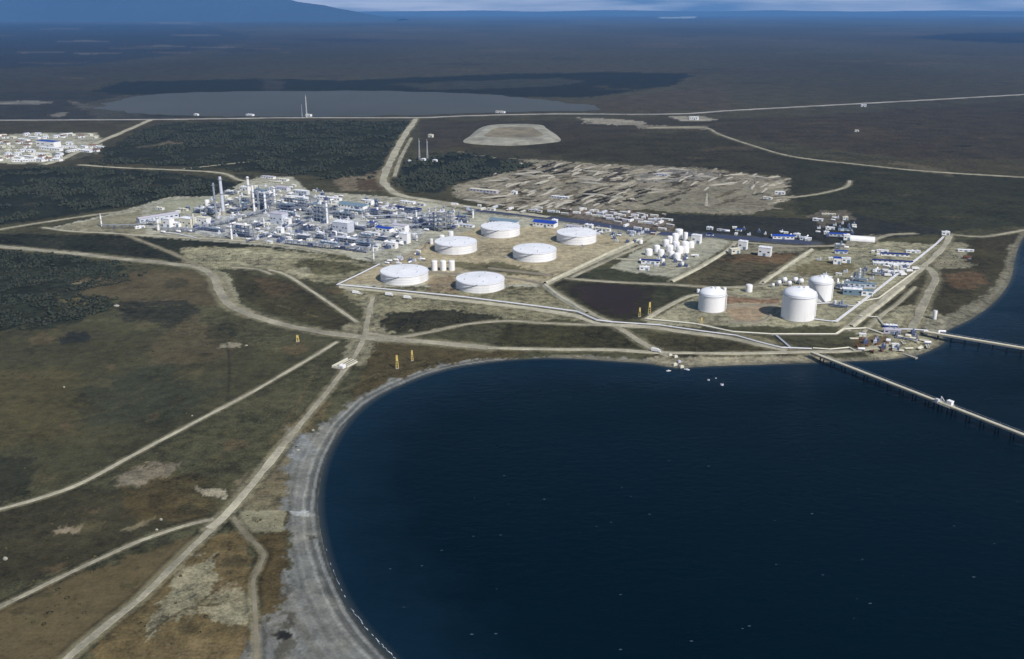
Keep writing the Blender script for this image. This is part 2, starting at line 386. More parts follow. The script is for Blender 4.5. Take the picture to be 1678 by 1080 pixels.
for s in range(26):
    a = 620 + (s * 137) % 1050; b = 48 + (s * 41) % 95
    paint([(a, b), (a + 80, b - 1.5), (a + 150, b + 1), (a + 40, b + 2.8)], (66, 60, 60) if s % 3 else (96, 88, 82), 3, 6, 0.45, seed=s)
paint([(-300, 160), (200, 158), (330, 190), (250, 197), (-300, 197)], (60, 62, 66), 5, 8, 0.8)
paint([(-60, 168), (60, 165), (90, 168), (60, 171), (-60, 172)], (120, 118, 116), 2, 3, 0.8)
paint([(110, 165), (150, 172), (170, 178), (140, 180)], (112, 108, 106), 2, 4, 0.7)
paint([(80, 188), (100, 184), (112, 183), (108, 190), (90, 192)], (130, 126, 122), 2, 3, 0.6)
WOODFAR = [(150, 150), (200, 134), (420, 129), (560, 132), (700, 126), (830, 121), (1010, 118), (1135, 121), (1110, 138), (1040, 150), (960, 160), (860, 160), (760, 152), (480, 149), (200, 156)]
paint(WOODFAR, (38, 44, 46), 4, 7, 0.95)
paint([(640, 138), (760, 133), (900, 128), (960, 132), (930, 140), (780, 146), (700, 146)], (74, 76, 76), 4, 10, 0.7)
paint([(430, 128), (470, 134), (460, 148), (430, 146)], (70, 70, 72), 4, 4, 0.7)
paint([(0, 150), (150, 148), (200, 156), (180, 165), (0, 160)], (54, 56, 60), 5, 6, 0.7)
paint([(960, 165), (1100, 150), (1180, 140), (1200, 178), (980, 184)], (84, 76, 72), 6, 6, 0.6)
paint([(700, 200), (1300, 192), (1678, 165), (1900, 160), (1900, 260), (1500, 262), (1100, 210), (900, 250), (760, 205)], (66, 60, 54), 8, 8, 0.7)
paint([(850, 240), (1140, 215), (1340, 262), (1300, 290), (1060, 270), (900, 255)], (62, 60, 48), 8, 6, 0.8)
paint([(1300, 262), (1678, 292), (1900, 300), (1900, 345), (1680, 372), (1560, 380), (1300, 350), (1290, 300)], (55, 57, 43), 10, 8, 0.9)
paint([(1440, 259), (1480, 266), (1540, 275), (1560, 290), (1500, 280)], (104, 98, 86), 4, 8, 0.7)
paint([(1150, 243), (1240, 238), (1240, 246), (1150, 248)], (90, 82, 72), 3, 6, 0.6)
paint([(1380, 200), (1440, 212), (1500, 232), (1400, 225)], (84, 76, 66), 3, 8, 0.5)
for s in range(130):
    a = -40 + (s * 211) % 1740; b = 27 + ((s * 67) % 100) / 100 * 165 * (.25 + .75 * ((s * 13) % 10) / 10)
    w = 20 + (s * 29) % 110
    if 180 < a + w / 2 < 1000 and 145 < b < 196: continue
    paint([(a, b), (a + w * .5, b - .7 - w * .006), (a + w, b), (a + w * .6, b + 1.2 + w * .008)], ((52, 54, 58), (98, 90, 82), (64, 60, 58), (46, 48, 52), (84, 82, 80))[s % 5], 2, 5, .5, seed=s)
paint([(120, 172), (200, 158), (260, 160), (230, 190), (160, 192)], (84, 86, 86), 3, 8, .7)
# north woods and clearings
W1 = [(-300, 275), (0, 278), (130, 274), (300, 285), (380, 298), (400, 308), (350, 322), (280, 321), (230, 336), (120, 352), (0, 369), (-300, 380)]
W2 = [(262, 203), (480, 198), (676, 199), (650, 228), (628, 262), (620, 290), (560, 296), (480, 285), (380, 276), (175, 268), (165, 248), (215, 222)]
W3 = [(690, 262), (740, 250), (850, 258), (872, 270), (800, 290), (740, 298), (715, 318), (668, 312), (652, 298), (656, 275)]
for W_, c_ in ((W1, (44, 49, 42)), (W2, (50, 54, 45)), (W3, (40, 45, 42))): paint(W_, c_, 3, 5, 1.0)
for s in range(40):
    a = 10 + (s * 61) % 640; b = 206 + (s * 37) % 140
    if (b > 268 and a > 400) or (b < 275 and a < 240): continue
    paint([(a, b), (a + 30 + s % 20, b - 1.5), (a + 44, b + .8), (a + 8, b + 2.6)], (76, 76, 64) if s % 3 else (36, 40, 36), 2, 5, .7, seed=s)
paint([(690, 198), (790, 200), (770, 240), (690, 245)], (72, 67, 64), 4, 3, 0.8)
paint([(262, 234), (292, 228), (305, 232), (290, 238), (262, 238)], (120, 108, 98), 2, 4, 0.7)
paint([(225, 240), (270, 234), (268, 239), (225, 243)], (104, 100, 88), 2, 3, 0.7)
paint([(545, 295), (565, 288), (600, 288), (625, 278), (628, 315), (560, 312)], (118, 108, 94), 2, 6, 0.9)
paint([(585, 296), (628, 292), (632, 312), (585, 312)], (80, 68, 56), 2, 3, 0.8)
paint([(560, 250), (575, 249), (590, 252), (575, 253)], (130, 130, 118), 2, 2, 0.7)
paint([(760, 243), (880, 243), (905, 262), (860, 268), (800, 256)], (72, 70, 60), 4, 4, 0.8)
TOWN = [(-200, 222), (0, 221), (60, 218), (160, 218), (168, 232), (158, 252), (120, 262), (60, 268), (-200, 270)]
paint(TOWN, (152, 149, 136), 2, 4, 1.0, veg=1.3)
paint([(100, 245), (135, 242), (160, 246), (150, 262), (105, 262)], (62, 64, 56), 2, 3, 0.8)
YARD = [(742, 304), (800, 290), (860, 262), (905, 262), (960, 268), (1050, 272), (1140, 274), (1300, 294), (1284, 300), (1290, 318), (1262, 342), (1220, 352), (1080, 345), (960, 345), (860, 342), (745, 326)]
paint(YARD, (126, 119, 106), 3, 6, 1.0, veg=1.5)
paint([(1020, 330), (1080, 312), (1230, 300), (1285, 310), (1240, 345), (1100, 348)], (124, 118, 104), 3, 3, 0.9, veg=0.8)
paint([(1040, 285), (1110, 278), (1180, 284), (1130, 297), (1050, 300)], (116, 112, 112), 3, 5, 0.8)
paint([(1000, 276), (1040, 278), (1030, 300), (985, 300)], (72, 66, 68), 3, 5, 0.8)
for s in range(70):
    a = 770 + (s * 83) % 500; b = 266 + (s * 29) % 72
    if b < 275 + abs(a - 900) * 0.03: continue
    w = 12 + (s * 7) % 30
    paint([(a, b + 2), (a + w, b - w * 0.17), (a + w + 4, b - w * 0.17 + 1.6), (a + 5, b + 4)], ((168, 160, 146), (66, 60, 54), (92, 84, 72))[s % 3], 1.3, 2.5, 0.8, seed=s)
paint([(950, 193), (1010, 195), (1062, 200), (1050, 206), (960, 203)], (142, 136, 126), 2, 4, 0.9)
paint([(1095, 191), (1150, 190), (1178, 197), (1120, 199)], (150, 145, 135), 2, 3, 0.8)
paint([(1040, 205), (1160, 207), (1160, 212), (1050, 211)], (128, 122, 112), 2, 2, 0.8)
paint([(750, 248), (810, 258), (880, 262), (905, 268), (850, 262), (760, 253)], (132, 128, 112), 1.5, 3, 0.8)
# land round the works
paint([(-200, 380), (240, 386), (420, 398), (560, 425), (430, 440), (320, 434), (0, 402), (-200, 395)], (46, 48, 38), 3, 3, 1.0, veg=1.4)
W5 = [(-200, 405), (0, 408), (100, 420), (220, 436), (180, 450), (230, 468), (160, 500), (140, 530), (60, 548), (-200, 560)]
paint(W5, (42, 46, 38), 4, 10, 0.9, veg=1.4)
paint([(110, 462), (150, 460), (180, 452), (170, 463), (120, 467)], (128, 122, 104), 1.5, 3, 0.9)
paint([(95, 492), (130, 486), (160, 492), (150, 502), (105, 502)], (98, 90, 66), 3, 5, 0.8)
PAD = [(176, 352), (225, 338), (280, 322), (350, 322), (395, 300), (430, 288), (480, 290), (505, 313), (650, 323), (720, 334), (900, 360), (1090, 386), (1062, 400), (893, 470), (552, 470), (618, 432), (558, 418), (430, 402), (240, 388), (80, 374)]
paint(PAD, (158, 155, 143), 1.5, 2, 1.0, veg=1.0)
paint([(270, 328), (360, 322), (350, 345), (240, 350)], (142, 142, 124), 2, 2, 0.8, veg=0.6)
paint([(230, 372), (330, 355), (420, 345), (480, 315), (620, 340), (720, 350), (700, 380), (620, 415), (560, 408), (400, 392)], (156, 158, 165), 3, 8, 0.75, veg=1.6)
paint([(90, 373), (170, 356), (232, 345), (240, 384), (160, 380)], (128, 122, 102), 1.5, 2, 0.9, veg=0.9)
paint([(300, 407), (430, 404), (560, 421), (618, 434), (552, 468), (470, 448), (440, 446), (335, 440), (290, 424)], (124, 119, 98), 2, 8, 1.0, veg=1.4)
paint([(490, 425), (560, 424), (590, 440), (540, 452), (480, 440)], (70, 68, 48), 2, 8, 0.7)
paint([(290, 408), (430, 408), (520, 420), (440, 438), (330, 438)], (146, 141, 120), 3, 8, .7)
paint([(330, 441), (372, 446), (385, 470), (395, 500), (440, 522), (400, 514), (362, 490), (352, 462)], (142, 137, 117), 1.5, 3, 1.0, veg=0.8)
paint([(385, 447), (470, 458), (560, 500), (590, 525), (540, 540), (440, 510), (400, 490), (382, 462)], (66, 62, 46), 2, 4, 1.0)
paint([(420, 455), (500, 470), (470, 490), (420, 480)], (86, 74, 58), 3, 8, 0.7)
paint([(475, 440), (500, 436), (512, 450), (490, 455), (470, 448)], (140, 134, 116), 1.5, 4, 0.8)
paint([(552, 470), (893, 472), (1000, 526), (830, 525), (700, 542), (612, 545), (600, 505), (570, 490)], (120, 115, 95), 2, 5, 1.0, veg=1.5)
paint([(640, 512), (740, 508), (830, 520), (770, 531), (700, 541), (640, 545), (618, 535)], (54, 53, 41), 2, 5, 1.0, veg=1.4)
paint([(596, 482), (620, 482), (614, 545), (590, 545)], (130, 125, 106), 2, 2, 0.9)
TANKYARD = [(640, 432), (700, 398), (790, 372), (900, 372), (1050, 392), (892, 465), (556, 466), (618, 436)]
paint(TANKYARD, (158, 146, 122), 1.5, 2, 0.9, veg=0.9)
paint([(700, 455), (745, 452), (745, 480), (705, 478)], (128, 112, 92), 2, 3, 0.8)
paint([(730, 430), (830, 430), (890, 448), (890, 455), (760, 442)], (82, 80, 60), 2, 5, 0.8)
ETY = [(1000, 440), (1092, 378), (1160, 388), (1208, 396), (1180, 412), (1102, 460)]
paint(ETY, (152, 149, 136), 1.5, 2, 1.0, veg=0.8)
paint([(900, 458), (1000, 440), (1110, 462), (1245, 468), (1140, 480), (1060, 522), (960, 510)], (60, 60, 46), 2, 3, 1.0)
paint([(970, 440), (1040, 446), (1100, 455), (1090, 463), (1000, 458), (930, 458)], (64, 66, 50), 2, 3, 0.9)
paint([(925, 466), (990, 460), (1075, 472), (1068, 492), (1050, 520), (1020, 524), (980, 512), (940, 484)], (50, 46, 38), 2, 4, 0.9, veg=0.7)
paint([(1108, 458), (1190, 416), (1322, 412), (1246, 462), (1140, 468)], (76, 71, 56), 2, 4, 1.0, veg=1.3)
paint([(1200, 418), (1310, 416), (1290, 432), (1190, 428)], (104, 84, 66), 3, 8, 0.7)
paint([(1180, 400), (1330, 402), (1320, 414), (1200, 416)], (134, 128, 112), 2, 3, 0.9)
paint([(1290, 440), (1330, 412), (1452, 396), (1545, 402), (1400, 536), (1060, 534), (1060, 524), (1145, 484), (1250, 466)], (142, 137, 117), 2, 4, 1.0, veg=1.2)
paint([(1290, 448), (1330, 425), (1400, 430), (1400, 445), (1340, 452)], (104, 96, 72), 2, 6, 0.8)
paint([(1190, 503), (1200, 497), (1262, 500), (1258, 512), (1245, 526), (1200, 526)], (150, 132, 112), 1.5, 2, 1.0, veg=0.7)
paint([(1188, 486), (1278, 488), (1278, 498), (1190, 496)], (124, 98, 82), 2, 3, 0.9)
paint([(1080, 350), (1220, 354), (1330, 358), (1400, 352), (1560, 380), (1440, 392), (1340, 404), (1330, 396), (1120, 380)], (50, 51, 48), 2, 4, 1.0)
paint([(1325, 352), (1350, 346), (1395, 345), (1400, 360), (1340, 372)], (104, 98, 92), 2, 6, 0.9)
paint([(1400, 388), (1440, 384), (1440, 398), (1380, 404)], (136, 130, 116), 2, 4, 0.9)
paint([(960, 342), (1060, 348), (1105, 368), (1100, 384), (980, 366), (920, 352)], (112, 102, 98), 2, 4, 0.9, veg=1.5)
paint([(730, 338), (900, 358), (940, 365), (760, 345)], (60, 60, 56), 1.5, 2, 0.7)
paint([(898, 470), (955, 443), (1005, 420), (1058, 395), (1062, 398), (1008, 425), (960, 449), (905, 474)], (48, 46, 36), .8, .6, .9)
paint([(1393, 541), (1440, 506), (1482, 472), (1526, 432), (1552, 405), (1548, 400), (1500, 440), (1430, 498)], (60, 57, 46), .8, 1, .8)
paint([(560, 536), (604, 520), (640, 545), (660, 556), (625, 560), (592, 600), (560, 590), (570, 560)], (138, 132, 112), 1.5, 5, .85)
paint([(1060, 560), (1110, 572), (1200, 574), (1330, 580), (1420, 590), (1320, 597), (1180, 603), (1110, 606), (1060, 598)], (146, 138, 120), 1.5, 3, .85)
for s in range(14):  # yard ditches: dark strips with their shadow put into the ground colour
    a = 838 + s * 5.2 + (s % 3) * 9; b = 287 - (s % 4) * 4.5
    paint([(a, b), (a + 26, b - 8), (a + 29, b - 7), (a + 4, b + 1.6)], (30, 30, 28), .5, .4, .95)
for s in range(16):  # second set of yard ditches, shadow likewise painted into the ground
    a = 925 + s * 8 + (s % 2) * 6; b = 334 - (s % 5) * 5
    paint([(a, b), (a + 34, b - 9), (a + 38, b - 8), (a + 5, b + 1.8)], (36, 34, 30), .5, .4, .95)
for s in range(60):  # short scattered yard pits, their shade also put into the colour
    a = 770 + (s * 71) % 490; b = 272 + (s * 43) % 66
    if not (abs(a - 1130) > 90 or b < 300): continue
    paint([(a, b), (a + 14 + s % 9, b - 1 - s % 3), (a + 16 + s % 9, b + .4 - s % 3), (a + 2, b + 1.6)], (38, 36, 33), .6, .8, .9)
# headland
HEAD = [(1545, 402), (1640, 385), (1700, 380), (1660, 470), (1560, 535), (1490, 545), (1500, 500), (1440, 500)]
paint(HEAD, (66, 62, 47), 2, 5, 1.0)
paint([(1550, 395), (1590, 400), (1580, 430), (1600, 432), (1590, 440), (1530, 440), (1520, 430)], (134, 128, 110), 2, 4, 0.9)
paint([(1550, 450), (1600, 445), (1620, 465), (1580, 475), (1560, 470)], (104, 84, 66), 2, 6, 0.7)
paint([(1400, 545), (1450, 505), (1500, 500), (1560, 520), (1555, 560), (1500, 583), (1430, 588)], (138, 132, 112), 2, 5, 1.0, veg=1.3)
paint([(1400, 552), (1450, 548), (1460, 562), (1400, 570)], (84, 68, 48), 2, 5, 0.8)
paint([(1060, 545), (1200, 552), (1320, 580), (1060, 585)], (62, 58, 42), 2, 5, 0.9, veg=1.4)
paint([(1150, 548), (1200, 540), (1330, 575), (1320, 582), (1240, 566)], (120, 114, 94), 2, 3, 0.8)
paint([(800, 572), (830, 532), (990, 535), (1040, 552), (1060, 572)], (60, 58, 40), 2, 4, 1.0, veg=1.3)
paint([(620, 556), (800, 572), (860, 575), (830, 592), (700, 606), (620, 640), (560, 690), (590, 620)], (76, 68, 48), 3, 6, 0.9)
# south-west heath
paint([(-200, 560), (150, 530), (320, 548), (420, 580), (550, 562), (440, 628), (300, 702), (150, 780), (-200, 860)], (70, 68, 52), 12, 14, 0.8, veg=0.6)
paint([(168, 452), (230, 444), (325, 443), (352, 470), (365, 502), (300, 500), (180, 492), (125, 480)], (92, 83, 66), 4, 7, 0.85, veg=0.6)
paint([(200, 492), (310, 492), (330, 512), (290, 535), (200, 525)], (48, 49, 44), 4, 6, 0.8)
paint([(235, 560), (320, 515), (400, 565), (370, 590), (250, 600)], (88, 80, 64), 6, 10, 0.65)
paint([(95, 548), (140, 542), (155, 552), (140, 562), (100, 565)], (36, 40, 42), 4, 4, 0.8)
paint([(360, 562), (395, 560), (395, 568), (360, 570)], (150, 142, 126), 1.5, 3, 0.8)
paint([(-60, 620), (90, 600), (160, 640), (110, 720), (-60, 740)], (82, 76, 54), 18, 20, 0.7)
paint([(130, 640), (250, 600), (350, 640), (300, 690), (160, 700)], (58, 62, 52), 16, 18, 0.7)
paint([(-60, 740), (60, 750), (60, 810), (-60, 825)], (42, 44, 36), 10, 14, 0.7)
paint([(180, 786), (250, 758), (300, 758), (272, 782), (232, 800), (195, 800)], (122, 113, 100), 3, 7, 0.85)
paint([(-60, 850), (130, 800), (250, 790), (345, 845), (250, 876), (60, 950), (-60, 985)], (60, 56, 43), 6, 14, 0.85, veg=.8)
paint([(200, 800), (330, 775), (360, 830), (300, 850), (220, 860)], (82, 72, 50), 6, 14, 0.7)
paint([(320, 800), (372, 805), (370, 818), (330, 812)], (160, 152, 134), 2, 5, 0.85)
paint([(80, 870), (105, 862), (140, 860), (130, 872), (90, 878)], (138, 126, 108), 2, 4, 0.8)
paint([(200, 868), (245, 850), (262, 848), (215, 872)], (120, 112, 94), 1.5, 4, 0.6)
paint([(-60, 1020), (70, 965), (340, 868), (290, 920), (160, 1030), (80, 1110), (-60, 1110)], (96, 86, 65), 4, 8, 1.0, veg=0.45)
paint([(120, 1110), (170, 1035), (340, 880), (400, 870), (440, 1110)], (100, 88, 64), 3, 8, 1.0, veg=.9)
paint([(300, 925), (348, 905), (352, 955), (420, 985), (400, 1030), (330, 1012), (240, 1045), (262, 1000)], (132, 127, 108), 4, 12, 0.75, veg=1.3, seed=31)
paint([(300, 1055), (420, 1040), (420, 1110), (280, 1110)], (110, 96, 72), 3, 12, 0.8)
paint([(380, 790), (432, 770), (470, 690), (480, 700), (465, 860), (420, 872), (385, 845)], (112, 104, 86), 3, 6, 0.9)
paint([(388, 836), (466, 836), (466, 872), (396, 872)], (140, 135, 114), 1.5, 2, 0.9, veg=0.6)
paint([(420, 880), (470, 870), (470, 960), (455, 1010), (425, 1010)], (84, 72, 50), 3, 8, 0.85)
paint([(470, 700), (520, 660), (545, 655), (500, 720), (478, 740)], (100, 88, 66), 3, 8, 0.7)
# worn streaks, small clearings and faint paths
for s in range(60):
    a = 960 + (s * 167) % 720; b = 200 + (s * 59) % 165
    if inside_px(a, b, YARD) or b < 200 + (1678 - a) * .0: continue
    w = 14 + (s * 23) % 60
    paint([(a, b), (a + w * .6, b - 1.2), (a + w, b + .6), (a + w * .5, b + 2.2)], ((40, 44, 36), (92, 86, 72), (72, 68, 56))[s % 3], 1.5, 4, .55, seed=s)
for s in range(110):
    a = (s * 73) % 560; b = 450 + (s * 97) % 610
    if a > 440 and b > 640 or inside_px(a, b, [(345, 430), (640, 540), (600, 570), (340, 520)]): continue
    w = 8 + (s * 31) % 46; h_ = w * .22
    paint([(a, b), (a + w * .5, b - h_), (a + w, b - h_ * .3), (a + w * .8, b + h_ * .8), (a + w * .2, b + h_)], ((52, 50, 38), (88, 82, 62), (64, 64, 46), (98, 84, 66), (46, 48, 38))[s % 5], 3, 6, .5, seed=s)
for pts_, c_ in (([(372, 562), (376, 600), (373, 655)], (44, 42, 34)), ([(0, 545), (90, 520), (200, 505), (300, 500)], (92, 86, 68)), ([(130, 580), (260, 560), (330, 520), (350, 500)], (88, 82, 64)), ([(520, 600), (500, 640), (470, 690), (440, 730)], (92, 82, 62)), ([(560, 640), (620, 612), (700, 590)], (100, 94, 74)), ([(560, 646), (630, 616), (720, 592)], (44, 42, 32)), ([(0, 700), (120, 690), (240, 650)], (78, 74, 56)), ([(330, 985), (380, 950), (430, 940)], (70, 62, 46)), ([(240, 1040), (300, 1000), (360, 990)], (66, 58, 42)), ([(455, 500), (520, 520)], (100, 94, 76))):
    paint(smooth(pts_, 3), c_, .8, 1.2, .7, closed=False, grow=.9)
paint([(386, 450), (400, 445), (420, 470), (410, 490), (392, 480)], (60, 58, 42), 1.5, 3, .8)
# beaches: a band along the water
SHD = sdist(X, Y, BAY)                       # + on land
BEACH = region([(470, 750), (494, 716), (536, 690), (582, 656), (640, 622), (720, 598), (800, 586), (900, 582), (1060, 586), (1100, 640), (900, 640), (620, 800), (620, 1000), (760, 1200), (700, 1300), (440, 1300), (392, 1100), (410, 1040), (452, 1004), (472, 930), (474, 850), (466, 800)], 5, 9, seed=9)
near_shore = np.clip((9 - SHD) / 4, 0, 1) * (PX > 900)
BEACH2 = np.maximum(BEACH, near_shore) * (DIST < 2500)
COVER = blend(COVER, BEACH, col((113, 113, 112)))
wv_ = SHD + (fbm(X / 30, Y / 30, 91, 4) - .5) * 3.0
for lo, hi, c_, am in ((0, 2.2, (78, 82, 86), .9), (2.4, 4.4, (150, 152, 155), .75), (4.6, 7.5, (88, 90, 92), .75), (8.5, 10, (150, 151, 150), .5), (17, 19, (98, 98, 98), .5), (26, 30, (104, 102, 98), .5)):
    bm = np.clip((wv_ - lo) / .6 + .5, 0, 1) * np.clip((hi - wv_) / .6 + .5, 0, 1); COVER = blend(COVER, BEACH * bm * am, col(c_))
wr = np.clip((fbm(X / 5, Y / 5, 71, 5) - .52) * 12, 0, 1) * np.clip(1 - np.abs(SHD - 34 - (fbm(X / 60, Y / 60, 73, 2) - .5) * 30) / 14, 0, 1) * (Y < 560)
COVER = blend(COVER, BEACH * wr * .75, col((62, 58, 52)))
paint([(446, 1040), (458, 1034), (474, 1036), (480, 1042), (470, 1048), (452, 1048)], (34, 34, 36), 1, 1.5, .95)
paint([(500, 876), (512, 872), (520, 876), (510, 880)], (50, 50, 50), 1, 1.5, .9)
paint([(470, 836), (500, 833), (516, 839), (512, 843), (480, 842)], (176, 178, 182), 1, 2, .8)
paint([(470, 700), (500, 712), (520, 740), (490, 760), (468, 745)], (132, 136, 144), 2, 6, .5)
bl = np.clip((fbm(X / 18, Y / 18, 81, 5) - .5) * 4, 0, 1); COVER = blend(COVER, BEACH * bl * .35, col((150, 146, 136)))
COVER = blend(COVER, near_shore * (DIST < 2500) * 0.85, col((132, 126, 112)))
east = region([(1500, 530), (1560, 512), (1620, 480), (1645, 440), (1655, 400), (1700, 378), (1900, 352), (1900, 400), (1700, 520), (1560, 580)], 2, 3) * (SHD < 40)
COVER = blend(COVER, east * 0.8, col((118, 114, 102)))
VEG = VEG * (1 - BEACH) + 0.55 * BEACH
# seabed
sea = np.clip(-SHD / 2, 0, 1); COVER = blend(COVER, sea, (0.02, 0.03, 0.035))
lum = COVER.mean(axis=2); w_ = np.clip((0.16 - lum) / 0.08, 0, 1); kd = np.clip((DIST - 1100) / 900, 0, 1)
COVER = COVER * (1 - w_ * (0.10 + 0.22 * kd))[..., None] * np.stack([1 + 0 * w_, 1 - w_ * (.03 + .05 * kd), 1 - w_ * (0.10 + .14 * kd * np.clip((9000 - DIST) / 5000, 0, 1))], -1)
# road verges, relief
mask = np.ones(X.shape)
for nm, pts, w, mt in ROADS:
    P = GL(smooth(pts, 3)); xs = [p[0] for p in P]; ys = [p[1] for p in P]; pad = 40 + w
    sel = (X > min(xs) - pad) & (X < max(xs) + pad) & (Y > min(ys) - pad) & (Y < max(ys) + pad)
    x = X[sel]; y = Y[sel]
    d = sdist(x, y, P, False)
    mask[sel] = np.minimum(mask[sel], np.clip((d - w * 0.5 - 2) / 18, 0, 1))
    wv = w * 0.5 + (fbm(x / 12, y / 12, 77, 3) - 0.35) * w * 0.5
    v = np.clip(1 - (d - wv) / (1.0 + w * .35), 0, 1) * 0.72
    dk = np.exp(-((d - w * .62 - 2.2) / 1.5) ** 2) * .38 * (fbm(x / 16, y / 16, 79, 3) > .42)
    COVER[sel] *= (1 - dk)[:, None]
    c = np.array(col((124, 118, 98) if mt != 'asphalt' else (80, 82, 90)))
    COVER[sel] = COVER[sel] * (1 - v[:, None]) + c * v[:, None]
for poly in (PAD, TANKYARD, ETY, YARD, TOWN, [(1290, 440), (1330, 412), (1452, 396), (1545, 402), (1600, 520), (1540, 580), (1060, 590), (1060, 524), (1145, 484)]):
    mask = np.minimum(mask, 1 - region(poly, 8, 0, grow=10))
mask *= np.clip((SHD - 15) / 30, 0, 1)
mask *= np.clip((2600 - DIST) / 600, 0, 1)
def relief(x, y): return 1.6 * (fbm(x / 120, y / 120, 40, 3) - 0.5) + 0.9 * (fbm(x / 14, y / 14, 44, 3) - 0.5)
Z = relief(X, Y) * mask
Z -= np.clip((DIST - 3000) / 4000, 0, 1) * 0.0
sl = np.clip(SHD / 28, 0, 1)
Z = np.where(SHD > 0, Z - 2.0 * (1 - sl) ** 1.3, -2.0 + np.maximum(SHD * 0.25, -8))
Z += BEACH * np.clip(SHD, 0, 1) * (np.sin(SHD * 0.35 + fbm(X / 40, Y / 40, 60, 2) * 6) * 0.12)
def zt(px, py):
    j = np.searchsorted(gx, px); i = np.searchsorted(gy, py)
    i = min(max(i, 1), len(gy) - 1); j = min(max(j, 1), len(gx) - 1); return float(Z[i, j])
ny, nx = X.shape
co = np.empty((ny * nx, 3), np.float32); co[:, 0] = X.ravel(); co[:, 1] = Y.ravel(); co[:, 2] = Z.ravel()
ii, jj = np.meshgrid(np.arange(ny - 1), np.arange(nx - 1), indexing='ij')
a_ = (ii * nx + jj).ravel(); quads = np.stack([a_ + nx, a_ + nx + 1, a_ + 1, a_], 1).astype(np.int32)
def grid_mesh(name, co, quads):
    me = bpy.data.meshes.new(name); me.vertices.add(len(co)); me.vertices.foreach_set("co", co.ravel())
    q = quads.shape[1]; me.loops.add(quads.size); me.loops.foreach_set("vertex_index", quads.ravel())
    me.polygons.add(len(quads)); me.polygons.foreach_set("loop_start", np.arange(0, quads.size, q, dtype=np.int32))
    me.polygons.foreach_set("loop_total", np.full(len(quads), q, np.int32)); me.update(calc_edges=True); return me
gm = grid_mesh("ground", co, quads)
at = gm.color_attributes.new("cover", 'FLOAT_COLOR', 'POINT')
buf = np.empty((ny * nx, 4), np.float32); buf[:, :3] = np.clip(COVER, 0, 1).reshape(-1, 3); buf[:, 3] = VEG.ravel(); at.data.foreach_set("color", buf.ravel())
for nm, arr in (("shore", SHD), ("beach", BEACH2)):
    t_ = gm.attributes.new(nm, 'FLOAT', 'POINT'); t_.data.foreach_set("value", arr.astype(np.float32).ravel())
gm.polygons.foreach_set("use_smooth", [True] * len(gm.polygons))
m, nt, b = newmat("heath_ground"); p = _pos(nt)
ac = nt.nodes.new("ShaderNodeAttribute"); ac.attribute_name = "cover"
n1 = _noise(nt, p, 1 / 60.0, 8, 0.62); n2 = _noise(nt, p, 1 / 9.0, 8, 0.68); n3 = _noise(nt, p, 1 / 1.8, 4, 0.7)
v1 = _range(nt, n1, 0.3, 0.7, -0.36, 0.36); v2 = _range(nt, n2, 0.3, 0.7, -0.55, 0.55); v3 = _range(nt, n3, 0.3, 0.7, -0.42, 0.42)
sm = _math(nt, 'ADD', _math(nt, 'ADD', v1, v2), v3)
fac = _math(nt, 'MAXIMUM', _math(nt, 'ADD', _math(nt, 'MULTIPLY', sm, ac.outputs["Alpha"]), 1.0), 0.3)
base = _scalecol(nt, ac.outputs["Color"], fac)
hue = _noise(nt, p, 1 / 33.0, 6, 0.6)
tint = _mixc(nt, hue, (1.05, 1.01, 0.88), (0.93, 1.01, 1.0))
mt_ = nt.nodes.new("ShaderNodeVectorMath"); mt_.operation = 'MULTIPLY'; nt.links.new(base, mt_.inputs[0]); nt.links.new(tint, mt_.inputs[1])
# tide lines of the shingle
ash = nt.nodes.new("ShaderNodeAttribute"); ash.attribute_name = "shore"; abe = nt.nodes.new("ShaderNodeAttribute"); abe.attribute_name = "beach"
cb = nt.nodes.new("ShaderNodeCombineXYZ")
nt.links.new(_math(nt, 'ADD', _math(nt, 'MULTIPLY', ash.outputs["Fac"], 0.30), _math(nt, 'MULTIPLY', n1, 2.2)), cb.inputs[0])
st = _noise(nt, cb.outputs[0], 1.0, 5, 0.75)
stv = _range(nt, st, 0.32, 0.68, 0.78, 1.22)
wet = _range(nt, ash.outputs["Fac"], 0.5, 7.0, 0.55, 1.0)
bf = _math(nt, 'MULTIPLY', stv, wet)
bcol = _scalecol(nt, mt_.outputs[0], bf)
fin = _mixc(nt, abe.outputs["Fac"], mt_.outputs[0], bcol)
nt.links.new(fin, b.inputs["Base Color"]); b.inputs["Roughness"].default_value = 0.95; b.inputs["Specular IOR Level"].default_value = 0.1
bn = nt.nodes.new("ShaderNodeBump"); bn.inputs["Strength"].default_value = 0.55; bn.inputs["Distance"].default_value = 2.0
nt.links.new(n2, bn.inputs["Height"]); nt.links.new(bn.outputs[0], b.inputs["Normal"])
gm.materials.append(m)
go = link("ground", gm); go['kind'] = 'structure'
# ---------------------------------------------------------------- water
def water_mat(name, rgb, rough, spec, bscale, bstr, lvl=1.0):
    m, nt, b = newmat(name); p = _pos(nt)
    n = _noise(nt, p, bscale * 0.02, 5, 0.6)
    nt.links.new(_scalecol(nt, rgb, _range(nt, n, 0.3, 0.7, 0.75, 1.3)), b.inputs["Base Color"])
    b.inputs["Roughness"].default_value = rough; b.inputs["IOR"].default_value = 1.33; b.inputs["Specular IOR Level"].default_value = spec
    bn = nt.nodes.new("ShaderNodeBump"); bn.inputs["Strength"].default_value = bstr; bn.inputs["Distance"].default_value = 1.0
    nt.links.new(_noise(nt, p, bscale, 6, 0.65, (1.0, 1.8, 1)), bn.inputs["Height"]); nt.links.new(bn.outputs[0], b.inputs["Normal"]); return m
WM = water_mat("sea_water", (0.0002, 0.0048, 0.0085), 0.25, 0.05, 0.12, 0.6)
